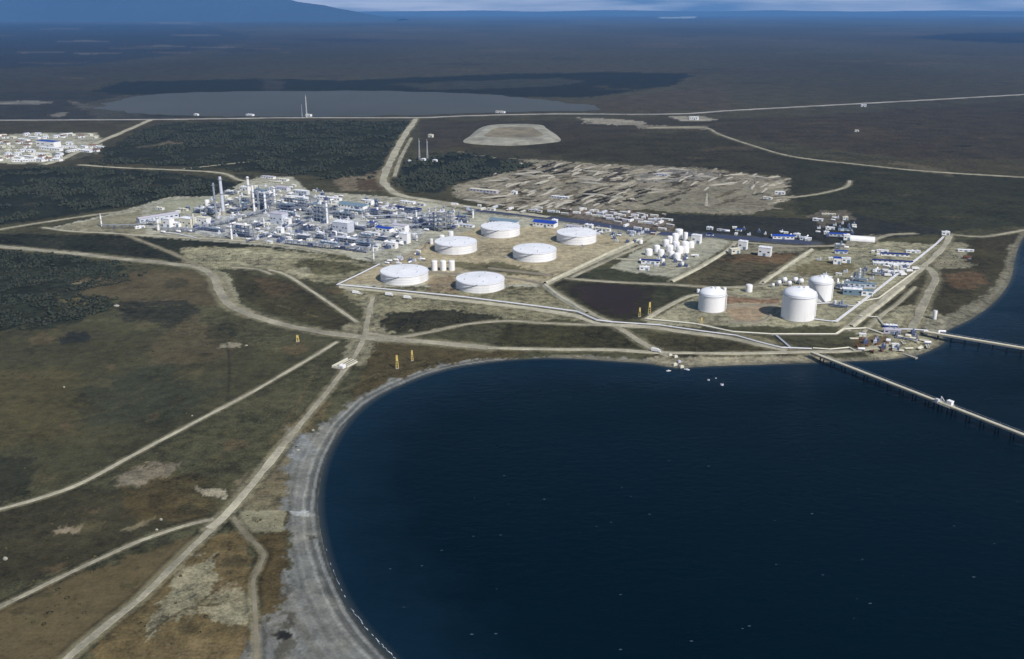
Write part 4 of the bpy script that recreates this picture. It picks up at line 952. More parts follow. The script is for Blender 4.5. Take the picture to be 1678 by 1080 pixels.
# cluster of small white pressure tanks
CL = [(1063, 417, 9, 7, "lowest left"), (1076, 411, 8, 7, "second from lower left"), (1083, 418, 8, 7, "front left middle"), (1091, 403, 8, 8, "left upper"), (1097, 412, 9, 8, "centre left"),
      (1100, 421, 8, 7, "front centre"), (1107, 407, 9, 9, "central"), (1113, 414, 9, 8, "centre right"), (1122, 406, 9, 8, "right of centre"), (1109, 424, 9, 7, "frontmost"),
      (1123, 413, 9, 7, "front right"), (1132, 405, 8, 7, "rightmost small"), (1097, 397, 7, 8, "back left"), (1106, 395, 8, 10, "back centre"), (1050, 398, 5, 4, "outlying small")]
for px, py, w_, h_, lb in CL: vessel_tank(px, py + 1, w_ * 1.35, h_ * 1.12, lb + " white domed tank of the tight white cluster", group='tight cluster of small white tanks', dome=.5)
vessel_tank(1112, 391, 13, 14, "largest white tank at the back of the tight cluster", group='tight cluster of small white tanks', dome=.2)
vessel_tank(1123, 394, 7, 12, "narrow tall white tank beside the largest one of the cluster", group='tight cluster of small white tanks', dome=.3)
building(1141, 398, 15, 10, 13, "white cube building right of the tight tank cluster", 'white', 'whiteroof', cat='building')
building(1066, 432, 30, 9, 6, "low white building with navy roof below the tank cluster", 'white', 'navy', gab=.12, a=R(15))
building(1056, 442, 16, 7, 5, "low white shed in front of the navy-roofed building", 'white', 'whiteroof', a=R(15))
vessel_tank(1086, 431, 6, 6, "single small white tank right of the navy-roofed building", dome=.3, group='small tanks beside the cluster')
vessel_tank(1118, 434, 5, 4, "tiny white tank by the dark pit below the cluster", dome=.3, group='small tanks beside the cluster')
building(1217, 408, 14, 10, 13, "tall white block, left of two blocks above the dark field", 'white', 'whiteroof')
building(1203, 415, 17, 9, 8, "cream shed leaning on the tall white block", 'cream', 'cream', gab=.1, a=R(50))
building(1253, 419, 20, 11, 14, "tall white block, right of two blocks above the dark field", 'white', 'whiteroof')
building(1283, 391, 34, 10, 5, "white building with bright blue roof beside the asphalt road", 'white', 'blue', gab=.22, a=R(20))
building(1306, 389, 9, 6, 6, "small white hut just right of the blue-roofed building", 'white', 'whiteroof')
building(1316, 393, 10, 5, 4, "low white hut behind the junction right of the blue roof", 'white', 'lgrey')
# ================================================================ the works, west part
building(259, 361, 66, 13, 8, "long pale lilac shed at the west end of the works", 'lgrey', 'lilac', gab=.12, a=R(72))
building(277, 371, 15, 11, 13, "bright white block right of the front chimney", 'white', 'whiteroof')
building(291, 371, 14, 8, 6, "low white annex between the white block and the cream block", 'white', 'whiteroof')
building(309, 371, 25, 14, 14, "big cream block with a pale pilaster, west part of the works", 'cream', 'whiteroof')
building(334, 366, 24, 11, 10, "pinkish white block right of the big cream block", 'white', 'cream')
stack(260, 379, 4.4, 23, "short white chimney standing at the front west corner", 'white', group='chimneys')
column(318.5, 373, 3.4, 22, "cream column standing against the big cream block", 'cream', rings=2)
process_unit(250, 369, 16, 10, 8, "low dark steel unit left of the front chimney", 11, levels=1)
building(229, 374, 16, 5, 3, "low narrow white shelter at the far west gate", 'white', 'whiteroof', a=R(72))
stack(355, 358, 4.0, 57, "blue-grey tall chimney, left one of the tall pair", 'grey', group='chimneys')
stack(366.5, 352, 5.6, 61, "pale grey tall chimney, right one of the tall pair", 'lgrey', group='chimneys')
stack(408, 321, 5.0, 31, "white chimney with a wide base behind the works' middle", 'white', group='chimneys')
stack(331, 346, 2.2, 12, "small pale vent pipe west of the tall pair", 'lgrey', group='chimneys')
vessel_tank(340, 337, 8, 8, "white round tank behind the pinkish block", dome=.4, group='small tanks in the works')
U = [(330, 349, 22, 12, 8, 'dsteel', 'lgrey', "low blue-grey unit west of the tall chimneys"), (347, 352, 18, 12, 12, 'dsteel', 'lgrey', "dark unit at the foot of the left tall chimney"), (352, 341, 18, 10, 8, 'dsteel', 'grey', "blue-grey unit behind the tall chimneys"),
     (378, 318, 20, 10, 5, 'grey', 'whiteroof', "low pale unit behind the tall chimneys, northmost"), (379, 336, 20, 9, 9, 'grey', 'whiteroof', "white-decked unit right of the tall chimneys"), (384, 350, 24, 10, 9, 'grey', 'lgrey', "unit full of small vessels right of the tall chimneys"),
     (402, 345, 18, 10, 12, 'dsteel', 'teal', "teal-decked unit left of the tall columns"), (402, 330, 18, 9, 8, 'grey', 'cream', "cream-decked unit left of the white chimney"), (428, 342, 26, 12, 27, 'dsteel', 'lgrey', "tallest open steel unit among the columns"),
     (443, 336, 16, 12, 20, 'grey', 'white', "white-topped open unit right of the columns"), (430, 325, 24, 9, 14, 'dsteel', 'teal', "dark unit behind the tallest open unit"), (399, 388, 34, 10, 20, 'dsteel', 'white', "front unit with white deck over dark bays"),
     (422, 372, 14, 9, 9, 'dsteel', 'white', "small white-decked unit behind the front unit"), (472, 345, 34, 12, 11, 'dsteel', 'teal', "long teal unit in the middle of the works"), (497, 340, 22, 12, 13, 'dsteel', 'teal', "teal and navy unit beside the long white shed"),
     (524, 362, 28, 14, 28, 'grey', 'teal', "tall teal frame beside a white column"), (508, 352, 12, 9, 10, 'grey', 'lgrey', "small grey unit left of the tall teal frame"), (505, 377, 26, 9, 7, 'dsteel', 'navy', "low navy unit in front of the tall teal frame"),
     (498, 392, 30, 9, 8, 'dsteel', 'white', "long white-decked unit near the south fence"), (526, 391, 16, 8, 8, 'dsteel', 'lgrey', "small unit of dark vessels near the south fence"), (565, 357, 40, 12, 9, 'grey', 'teal', "flat teal unit below the hipped roof"),
     (566, 396, 50, 10, 7, 'grey', 'lgrey', "long low pale unit near the south fence"), (600, 403, 30, 9, 6, 'dsteel', 'teal', "low teal unit left of the slender flare"), (590, 376, 22, 9, 7, 'dsteel', 'lgrey', "low unit right of the mottled block"),
     (612, 352, 24, 10, 9, 'dsteel', 'navy', "navy unit between the hipped roof and the green roofs"), (640, 350, 26, 9, 6, 'grey', 'cream', "pale green unit with stripes of pipe"), (672, 352, 24, 10, 13, 'dsteel', 'lgrey', "unit with a white end frame by the dark roof"),
     (690, 366, 26, 10, 8, 'dsteel', 'grey', "grey unit at the bend of the elevated pipe rack"), (708, 377, 14, 11, 27, 'dsteel', 'lgrey', "left tall open unit of the east group"), (722, 379, 15, 11, 32, 'grey', 'white', "tallest open unit of the east group"),
     (737, 376, 13, 11, 28, 'dsteel', 'lgrey', "right tall open unit of the east group"), (757, 364, 22, 9, 9, 'dsteel', 'navy', "navy unit left of the pale teal roof"), (628, 394, 22, 9, 7, 'dsteel', 'lgrey', "low grey unit under the bright blue roof"),
     (650, 388, 14, 8, 8, 'grey', 'white', "small vessels unit left of the bright white block"), (548, 344, 14, 9, 9, 'grey', 'cream', "cream unit left of the hipped roof"), (476, 365, 16, 9, 8, 'grey', 'cream', "small unit right of the lilac block"),
     (352, 379, 34, 9, 5, 'dsteel', 'teal', "long low teal unit left of the front unit"), (451, 389, 30, 7, 4, 'dsteel', 'grey', "low dark strip unit before the small white block"), (545, 378, 10, 7, 9, 'dsteel', 'white', "dark little unit left of the mottled block"),
     (610, 372, 18, 8, 8, 'dsteel', 'blue', "blue-decked unit left of the bright blue roof"), (772, 352, 12, 7, 8, 'grey', 'white', "little white unit by the white crescent pad"), (585, 412, 40, 6, 4, 'dsteel', 'lgrey', "lowest strip unit along the south fence"),
     (448, 320, 14, 9, 12, 'grey', 'lgrey', "grey unit at the back beside the twin white columns"), (475, 330, 30, 9, 7, 'grey', 'whiteroof', "white-decked unit in front of the long white shed")]
for i, (px, py, w_, d_, h_, tn, dk, lb) in enumerate(U):
    process_unit(px, py, w_, d_, h_, lb, 100 + i, tn, dk, levels=4 if h_ > 24 else (3 if h_ > 13 else 2), a=R(0 if i % 3 else 90) if w_ < 20 else 0)
for px, py, w_, h_, mt, lb in ((417, 346, 3.4, 42, 'white', "tall white column left of the tallest open unit"), (435.5, 346, 3.2, 30, 'white', "white column in front of the tallest open unit"), (443, 330, 2.6, 22, 'lgrey', "grey column behind the white-topped unit"),
    (450.5, 331, 3.6, 24, 'white', "stout white column right of the white-topped unit"), (425, 344, 2.4, 32, 'grey', "thin grey column inside the column group"), (536.5, 366, 3.0, 36, 'white', "white column at the right edge of the tall teal frame"),
    (514, 362, 2.6, 28, 'lgrey', "pale column at the left edge of the tall teal frame"), (380, 392, 3.2, 26, 'white', "white column at the left end of the front unit"), (433, 372, 2.4, 14, 'white', "short white column left of the lilac block"),
    (682.5, 361, 2.8, 16, 'white', "white column beside the dark roof"), (704, 371, 2.8, 30, 'lgrey', "first pale column of the east group"), (714, 373, 2.4, 34, 'lgrey', "second pale column of the east group"), (728, 373, 2.6, 36, 'grey', "third grey column of the east group"),
    (744.5, 374, 2.8, 30, 'white', "fourth white column of the east group"), (531, 388, 2.4, 11, 'white', "short white column near the south fence"), (394, 340, 2.2, 17, 'lgrey', "slim pale column left of the column group"), (683, 394, 2.4, 11, 'white', "short white column right of the bright white block"),
    (775, 357, 2.6, 13, 'white', "lone white column by the asphalt road")):
    column(px, py, w_, h_, lb, mt, rings=4 if h_ > 24 else 2)
B = [(458, 365, 25, 16, 16, 'lgrey', 'lilac', 0, "pale lilac block with a sloping end, middle of the works"), (459, 381, 12, 8, 8, 'white', 'whiteroof', 0, "small white block in front of the pale lilac block"), (472, 367, 10, 8, 9, 'white', 'whiteroof', 0, "white lean-to at the right end of the lilac block"),
     (563, 379, 30, 18, 16, 'lgrey', 'whiteroof', 0, "mottled pale block before the hipped roof"), (579, 340, 50, 16, 5, 'white', 'teal', .22, "white hall with a wide hipped teal roof"), (488, 328, 38, 9, 6, 'white', 'whiteroof', 0, "long white shed at the back of the works"),
     (540, 327, 46, 7, 4, 'white', 'whiteroof', 0, "stepped long white shed by the back road"), (463, 312, 26, 10, 6, 'lgrey', 'lilac', 0, "lilac-roofed shed at the back of the works"), (494, 318, 28, 8, 6, 'lgrey', 'whiteroof', 0, "pale grey shed behind the long white shed"),
     (440, 292, 26, 7, 3, 'white', 'lilac', 0, "flat office block by the north bend"), (464, 296, 20, 7, 3, 'white', 'cream', 0, "cream roofed office with a dark hole in its roof"), (452, 300, 26, 4, 2.5, 'cream', 'cream', 0, "narrow office wing nearest the works"),
     (402, 312, 18, 7, 6, 'white', 'whiteroof', 0, "white shed left of the back white chimney"), (630, 379, 28, 11, 6, 'white', 'blue', .2, "white hall with bright blue roof in the works' centre"), (656, 379, 26, 12, 11, 'white', 'lilac', .12, "lilac white block right of the bright blue roof"),
     (663.5, 398, 16, 11, 16, 'white', 'whiteroof', 0, "brightest white block at the tank yard corner"), (642, 406, 20, 9, 9, 'white', 'whiteroof', 0, "white lumpy block left of the brightest white block"), (668, 333, 26, 8, 3, 'white', 'whiteroof', 0, "flat white roof behind the dark roof"),
     (671, 344, 42, 10, 4, 'dsteel', 'navy', .1, "long dark navy roofed shed by the back road"), (636, 342, 32, 6, 3, 'lgrey', 'lilac', 0, "thin pale shed above the green striped unit"), (606, 335, 12, 9, 7, 'white', 'whiteroof', 0, "white block at the right end of the hipped hall"),
     (610, 385, 28, 5, 4, 'white', 'whiteroof', 0, "thin white shed under the bright blue roof"), (487, 383, 0, 0, 0, '', '', 0, ""), (826, 367, 48, 15, 6, 'lgrey', 'teal', .2, "hall with pale teal roof behind the tank yard"),
     (893, 371, 38, 14, 7, 'white', 'blue', .25, "white hall with deep blue roof behind the tank yard"), (909, 371, 8, 8, 11, 'white', 'whiteroof', 0, "white tower block at the end of the deep blue roof"), (940, 375, 26, 8, 5, 'lgrey', 'lilac', 0, "lilac flat shed behind the farthest right wide tank"),
     (988, 378, 26, 6, 4, 'white', 'cream', 0, "low white shed right of the farthest right wide tank"), (965, 373, 14, 6, 5, 'white', 'whiteroof', 0, "small white shed between wide tank and asphalt road"), (763, 371, 30, 8, 3, 'white', 'lgrey', 0, "curved low white loading bay left of the teal roof"),
     (300, 345, 20, 5, 3, 'cream', 'cream', 0, "low cream hut on the bare pad north of the lilac shed"), (262, 343, 16, 5, 3, 'white', 'cream', 0, "low white hut west on the bare pad"), (690, 337, 14, 5, 4, 'lgrey', 'cream', 0, "small hut by the back road bend")]
for px, py, w_, d_, h_, wl_, rf, g_, lb in B:
    if w_: building(px, py, w_, d_, h_, lb, wl_, rf, gab=g_)
fan_cooler(470, 354, 30, 7, 6, "bank of fan coolers in the middle of the works"); fan_cooler(580, 350, 34, 7, 5, "bank of fan coolers below the hipped roof"); fan_cooler(540, 402, 34, 7, 4, "bank of fan coolers by the south fence")
fan_cooler(600, 390, 22, 6, 5, "short bank of fan coolers left of the grey unit"); fan_cooler(1400, 478, 26, 8, 6, "bank of fan coolers beside the domed gas tanks")
stack(612.5, 427, 2.4, 25, "slender white flare stack at the tank yard corner", 'white', 'flare_stack', 'flare stack', 'flare stacks', 'rust')
stack(167, 372, 2.6, 22, "slender white flare stack alone on the west pad", 'white', 'flare_stack', 'flare stack', 'flare stacks', 'red')
RK = [("long pipe rack along the front of the works, west part", [(265, 380), (318, 381), (334, 375), (372, 367), (400, 359), (442, 347)], 4), ("second pipe rack running past the lilac block", [(405, 398), (440, 386), (480, 373), (520, 358)], 3),
      ("curved elevated pipe rack to the east group", [(660, 378), (690, 373), (712, 366)], 8), ("pipe rack behind the long white shed", [(455, 340), (500, 346), (560, 352)], 7), ("pipe rack between the green stripes and the dark roof", [(600, 360), (650, 358), (700, 357)], 7),
      ("pipe rack along the south fence of the works", [(470, 400), (540, 408), (600, 412)], 6), ("pipe rack through the middle of the works", [(500, 370), (560, 388), (610, 398)], 3), ("pipe rack to the lone west flare", [(167, 374), (188, 375), (225, 374), (245, 368)], 4)]
for lb, pts, w_ in RK: poly_rack('pipe_rack', lb, 'pipe rack', pts, w_ * .8, 5 if w_ > 3 else 3, 4, 9, .25, 'grey', 'pipe racks of the works', deckmat='dsteel')
# small gear between the units
rr = random.Random(5)
KIT = [("white skid tank standing between process units", 'white'), ("grey equipment skid between process units", 'lgrey'), ("cream switch house between process units", 'cream'), ("dark blue-grey equipment box between process units", 'dsteel')]
def inside(px, py, poly):
    c = False; n = len(poly)
    for i in range(n):
        x0, y0 = poly[i]; x1, y1 = poly[(i + 1) % n]
        if (y0 > py) != (y1 > py) and px < (x1 - x0) * (py - y0) / (y1 - y0) + x0: c = not c
    return c
CORE = [(240, 372), (330, 330), (420, 305), (480, 305), (620, 332), (740, 348), (760, 372), (700, 384), (640, 410), (560, 412), (400, 395), (260, 382)]
protos = {}; cnt = 0
while cnt < 299:
    px = rr.uniform(235, 765); py = rr.uniform(305, 415)
    if not inside(px, py, CORE): continue
    x, y = at(px, py); k = rr.randrange(4); lb, mt = KIT[k]
    if k not in protos:
        if k == 0: t = thing('skid_tank', lb, 'skid tank', x, y, 0, AX, 'white skid tanks between the units'); s = MB(); s.capsule(0, 0, 2.2, 1.4, 7); part('shell', s, mt, t, True); s = MB(); s.box(0, 0, 0, 7, 2.2, .8); part('skid', s, 'dsteel', t)
        elif k == 1: t = thing('equipment_skid', lb, 'equipment skid', x, y, 0, AX, 'grey equipment skids'); s = MB(); s.box(0, 0, .4, 6, 3.4, 2.6); s.cyl(1.5, 0, 3, .9, 2.2, 12, dome=.4); part('housing', s, mt, t); s = MB(); s.box(0, 0, 0, 7, 4, .4); part('skid', s, 'conc', t)
        elif k == 2: t = thing('switch_house', lb, 'hut', x, y, 0, AX, 'cream switch houses'); s = MB(); s.box(0, 0, 0, 8, 4.5, 3.2); part('wall', s, mt, t); s = MB(); s.box(0, 0, 3.2, 8.6, 5, .3); part('roof', s, 'whiteroof', t); s = MB(); s.box(0, -2.3, 0, 1.2, .08, 2.2); part('door', s, 'teal', t)
        else: t = thing('equipment_box', lb, 'equipment box', x, y, 0, AX, 'blue-grey equipment boxes'); s = MB(); s.box(0, 0, 0, 5, 5, 4.5); part('housing', s, mt, t); s = MB(); s.cyl(0, 0, 4.5, 1.2, 2.5, 12); part('duct', s, 'grey', t)
        protos[k] = t
    else: copy_thing(protos[k], x, y, 0, AX + rr.choice((0, R(90))), lb, scale=(1, 1, 1))
    cnt += 1
EASTKIT = [[(1335, 405), (1440, 400), (1440, 450), (1425, 495), (1365, 480), (1345, 445)], [(1040, 428), (1150, 415), (1130, 446), (1050, 446)], [(1405, 548), (1545, 545), (1540, 572), (1490, 580), (1400, 584)], [(630, 432), (700, 405), (700, 425), (640, 440)], [(1000, 385), (1060, 380), (1045, 400), (1010, 396)], [(1430, 438), (1500, 432), (1495, 452), (1440, 456)], [(1330, 362), (1400, 350), (1400, 385), (1340, 390)], [(920, 372), (1010, 376), (1000, 384), (980, 386)], [(1180, 372), (1330, 384), (1330, 396), (1200, 388)]]
KIT2 = ("white skid tank out in the eastern yards", "grey equipment skid out in the eastern yards", "cream switch house out in the eastern yards", "dark blue-grey equipment box out in the eastern yards")
c2 = 0
while c2 < 150:
    poly = EASTKIT[c2 % len(EASTKIT)]; xs = [p[0] for p in poly]; ys = [p[1] for p in poly]; px = rr.uniform(min(xs), max(xs)); py = rr.uniform(min(ys), max(ys))
    if not inside(px, py, poly): continue
    k = rr.randrange(4); x, y = at(px, py); copy_thing(protos[k], x, y, 0, AX + rr.choice((0, R(90), R(20))), KIT2[k], group=('white skid tanks in the east', 'grey skids in the east', 'cream switch houses in the east', 'blue-grey boxes in the east')[k], scale=(.8, .8, .8)); c2 += 1
# ================================================================ east part
hangar(1413, 394, 38, 17, "long white arched shed east of the navy roofs", a=R(8))
Q = [(1387, 393, 10, 7, 9, 'white', 'whiteroof', 0, "white block at the dark end of the arched shed"), (1374, 387, 30, 8, 5, 'lgrey', 'blue', .15, "blue-roofed low hall left of the arched shed"), (1360, 376, 14, 5, 4, 'white', 'whiteroof', 0, "white hut above the blue-roofed low hall, left"),
     (1385, 378, 22, 5, 3, 'lgrey', 'teal', 0, "teal flat shed above the blue-roofed low hall"), (1354, 384, 8, 5, 5, 'white', 'whiteroof', 0, "white cube hut left end of the blue-roofed low hall"), (1371, 432, 12, 10, 11, 'white', 'blue', 0, "white block with blue front panel by the gravel square"),
     (1386, 430, 14, 7, 8, 'white', 'whiteroof', 0, "low white block right of the block with the blue panel"), (1378, 415, 20, 7, 5, 'lgrey', 'blue', .1, "little blue-roofed shed behind the block with the blue panel"), (1396, 482, 30, 12, 10, 'teal', 'whiteroof', 0, "teal hall nearest the domed gas tanks"),
     (1420, 484, 18, 10, 9, 'white', 'teal', 0, "white and teal hall by the diagonal pipeway"), (1408, 470, 50, 8, 7, 'lgrey', 'teal', 0, "long teal roofed shed behind the teal hall"), (1466, 419, 44, 7, 4, 'white', 'navy', .2, "long building with navy roof, upper of two rows"),
     (1446, 413, 18, 5, 3.5, 'white', 'whiteroof', 0, "white wing at the left end of the upper navy row"), (1496, 414, 22, 5, 3.5, 'white', 'whiteroof', 0, "white wing at the right end of the upper navy row"), (1462, 430, 62, 6, 3.5, 'white', 'navy', .2, "longest low building with navy roof, lower of two rows"),
     (1444, 434, 26, 6, 4, 'white', 'whiteroof', 0, "white house left under the lower navy row"), (1472, 437, 34, 7, 5, 'white', 'whiteroof', 0, "white house right under the lower navy row"), (1549, 385, 12, 6, 6, 'white', 'whiteroof', 0, "white hut at the head of the diagonal pipeway"),
     (1582, 412, 24, 6, 3.5, 'white', 'whiteroof', .1, "long white shed alone on the headland gravel"), (1585, 424, 12, 6, 4, 'rust', 'rust', 0, "small rusty shed below the lone white shed"), (1461, 546, 26, 9, 7, 'lilac', 'lilac', 0, "lilac blue pump house at the root of the far jetty"),
     (1459, 537, 20, 6, 5, 'blue', 'whiteroof', 0, "narrow blue house behind the lilac pump house"), (1340, 362, 16, 5, 4, 'white', 'whiteroof', 0, "white hut on the left of the brown scrapyard"), (1385, 360, 8, 5, 5, 'white', 'cream', 0, "cream hut on the right of the brown scrapyard"),
     (1358, 352, 22, 4, 2, 'cream', 'cream', 0, "low cream shed behind the brown scrapyard"), (1322, 393, 14, 5, 4, 'white', 'whiteroof', 0, "white hut right of the junction huts"), (1210, 379, 10, 5, 4, 'white', 'blue', 0, "white hut with blue roof on the asphalt road"),
     (1163, 376, 10, 5, 4, 'white', 'whiteroof', 0, "white hut right behind the cube building"), (1185, 379, 20, 5, 3, 'white', 'lilac', 0, "long white hut strip above the asphalt road"), (1163, 386, 12, 4, 3, 'white', 'navy', 0, "low white hut below the asphalt road, east of the cluster"),
     (793, 315, 50, 8, 5, 'lilac', 'cream', 0, "ruined pale barrack with three black openings"), (843, 318, 9, 6, 5, 'white', 'whiteroof', 0, "small white hut right of the ruined barrack"), (918, 325, 30, 6, 3.5, 'lgrey', 'whiteroof', 0, "long white shed in the middle of the old camp"),
     (1036, 330, 8, 5, 4, 'rust', 'cream', 0, "rusty hut at the edge of the old camp"), (877, 347, 24, 5, 3, 'cream', 'lilac', 0, "pale long hut above the teal roof"), (805, 345, 14, 5, 4, 'white', 'cream', 0, "white hut above the teal roof, left"),
     (1085, 288, 20, 5, 3, 'lgrey', 'lilac', 0, "faint grey shed at the far edge of the old camp"), (706, 225, 8, 5, 5, 'cream', 'cream', 0, "cream hut above the twin masts"), (1278, 318, 16, 5, 4, 'white', 'whiteroof', 0, "white hut at the east end of the old camp"), (1258, 326, 14, 5, 3, 'white', 'cream', 0, "pale hut before the east end of the old camp"),
     (480, 189.5, 0, 0, 0, '', '', 0, ""), (410, 190, 14, 5, 3, 'white', 'whiteroof', 0, "tiny white shed on the lake shore, left of the big mast"), (506, 191, 10, 5, 4, 'white', 'cream', 0, "cream house at the foot of the big mast"), (820, 185, 16, 5, 3, 'white', 'cream', 0, "pale shed on the highway by the lake's east end"),
     (1137, 196, 14, 6, 5, 'white', 'whiteroof', 0, "white house by the highway junction"), (1415, 175, 8, 4, 4, 'white', 'whiteroof', 0, "white farmhouse alone south of the highway"), (322, 189.5, 8, 4, 3, 'white', 'whiteroof', 0, "tiny white shed at the lake's western shore"), (1404, 216, 6, 4, 3, 'white', 'cream', 0, "faint pale hut far out on the eastern heath")]
for px, py, w_, d_, h_, wl_, rf, g_, lb in Q:
    if w_: building(px, py, w_, d_, h_ * .9, lb, wl_, rf, gab=g_, a=R(15) if px > 1350 and py > 350 else 0)
s = MB()
for k in range(3):                             # black openings of the ruined barrack
    pass
column(1407, 462, 3.4, 22, "dark column with white bands near the gas tanks", 'white'); column(1414, 458, 2.4, 16, "thin grey column right of the banded column", 'grey'); column(1399, 460, 2.2, 14, "thin grey column left of the banded column", 'grey')
process_unit(1407, 466, 22, 9, 10, "steel unit round the banded column", 401, 'dsteel', 'teal', levels=2); process_unit(1378, 474, 16, 9, 9, "steel unit squeezed between gas tank and teal hall", 402, 'dsteel', 'teal', levels=2)
process_unit(1375, 408, 14, 8, 8, "white tent-like unit behind the little blue-roofed shed", 403, 'grey', 'white', levels=1); process_unit(1437, 452, 16, 7, 6, "low steel unit by the diagonal pipeway", 404, 'dsteel', 'grey', levels=1)
process_unit(1485, 556, 30, 8, 4, "low steel unit on the jetty head shore", 405, 'dsteel', 'cream', levels=1); process_unit(1325, 496, 8, 6, 8, "small steel unit between the two big gas tanks", 406, 'dsteel', 'lgrey', levels=2)
process_unit(1375, 503, 24, 9, 4, "low steel unit right of the biggest gas tank", 407, 'dsteel', 'grey', levels=1)
vessel_tank(1531, 523, 6, 13, "lone white upright tank on the headland gravel", dome=.3, group='small tanks on the headland')
vessel_tank(1187, 478, 6, 6, "small white tank touching the top right of the left gas tank", group='small tanks by the gas tanks'); vessel_tank(1144, 479, 5, 4, "tiny white tank at the top left of the left gas tank", group='small tanks by the gas tanks')
# ================================================================ pipelines
GP = [("long white pipeline along the south edge of the tank yard", [(556, 468), (640, 476), (760, 488), (880, 503), (946, 512), (962, 519), (978, 526), (1003, 529)], 4, 'white'),
      ("white pipeline from the river-like strip to the near jetty", [(1003, 529), (1080, 534), (1150, 544), (1205, 551), (1240, 561), (1280, 571), (1330, 573)], 3, 'white'),
      ("white pipeline passing in front of the domed gas tanks", [(1060, 524), (1140, 532), (1200, 545), (1265, 549), (1370, 549), (1382, 541), (1420, 539), (1446, 548)], 4, 'cream'),
      ("short slanting pipeline linking the two coast pipelines", [(1272, 551), (1296, 572)], 3, 'white'),
      ("pale pipeline running east from the near jetty root", [(1332, 572), (1360, 574), (1392, 571), (1400, 576)], 3, 'cream'),
      ("bright pipeline from the biggest gas tank to the diagonal pipeway", [(1330, 524), (1362, 528), (1372, 527)], 3, 'white'),
      ("bright pipeline behind the biggest gas tank", [(1334, 499), (1358, 498), (1400, 503)], 3, 'white'),
      ("broad diagonal pipeway from the coast to the white hut", [(1369, 529), (1420, 490), (1462, 457), (1505, 424), (1535, 400), (1546, 389)], 4, 'white'),
      ("second thinner pipeline beside the diagonal pipeway", [(1405, 497), (1440, 490), (1478, 462), (1500, 446)], 3, 'cream'),
      ("stepped yellowish pipeline down to the lilac pump house", [(1408, 519), (1438, 521), (1448, 534), (1462, 540)], 3, 'cream'),
      ("white pipeline from the pump house to the far jetty", [(1462, 541), (1490, 541), (1520, 543)], 3, 'white'),
      ("white pipeline along the west side of the tank yard", [(552, 468), (592, 449), (622, 434)], 3, 'white'),
      ("short pipeline from the front chimney to the fence", [(264, 381), (290, 384), (322, 391)], 3, 'white')]
for lb, pts, n, mt in GP: ground_pipes(lb, pts, n, .75, .3, 'lgrey' if mt == 'white' else 'cream', 'surface pipelines')
# bunds and embankments (ground works)
for pts, w, h, mt in (([(556, 471), (700, 486), (892, 509), (955, 520)], 4, 1.4, 'palebund'), ([(893, 465), (950, 438), (1000, 414), (1052, 391)], 5, 2.2, 'palebund'), ([(596, 483), (560, 470)], 5, 1.2, 'palebund'),
    ([(620, 436), (700, 446), (830, 456), (890, 466)], 5, 1.4, 'earth'), ([(640, 432), (690, 410), (700, 398)], 5, 1.2, 'earth'), ([(1100, 462), (1150, 437), (1195, 409)], 6, 1.6, 'palebund'),
    ([(1190, 503), (1275, 500)], 5, 1.6, 'earth'), ([(1192, 528), (1246, 528), (1268, 511)], 5, 1.4, 'earth'), ([(800, 440), (905, 452)], 5, 1.4, 'earth'), ([(1250, 464), (1292, 434), (1330, 409)], 6, 1.5, 'palebund'),
    ([(962, 514), (915, 486), (893, 468)], 7, 2.0, 'palebund'), ([(1250, 404), (1330, 404), (1400, 402)], 5, 1.2, 'earth'), ([(1395, 536), (1440, 502), (1480, 470)], 6, 1.8, 'palebund')): earth_bank(pts, w, h, mt)
rr = random.Random(3); banks = MB()
for k in range(260):                            # spoil banks and old foundations of the camp
    px = rr.uniform(770, 1285); py = rr.uniform(268, 340)
    if not inside(px, py, YARD) or inside(px, py, [(1040, 325), (1230, 300), (1240, 345), (1080, 348)]): continue
    x, y = G(px, py); L = rr.uniform(18, 60); w = rr.uniform(1.6, 3.6); h = rr.uniform(1.2, 3.2); a = R(rr.choice((58, 62, 66, -28, 20)) + rr.uniform(-5, 5))
    n = 6; vs = []
    for i in range(n + 1):
        u = (i / n - .5) * L; e = math.sin(math.pi * (i + .4) / (n + .8)); off = rr.uniform(-1, 1)
        for v, z in ((-w, -.2), (-w * .25, h * e), (w * .25, h * e * rr.uniform(.8, 1)), (w, -.2)):
            vs.append((x + u * math.cos(a) - (v + off) * math.sin(a), y + u * math.sin(a) + (v + off) * math.cos(a), z))
    banks.add(vs, [(i * 4 + 4 + j, i * 4 + j + 4 + 1, i * 4 + j + 1, i * 4 + j) for i in range(n) for j in range(3)])
banks.f = [tuple(reversed(q)) for q in banks.f]
nf = len(banks.f) // 18 * 9; pb = MB(); pb.v = banks.v; pb.f = banks.f[nf:]; banks.f = banks.f[:nf]
struct('spoil_banks', banks, 'earth'); struct('gravel_banks', pb, 'conc')
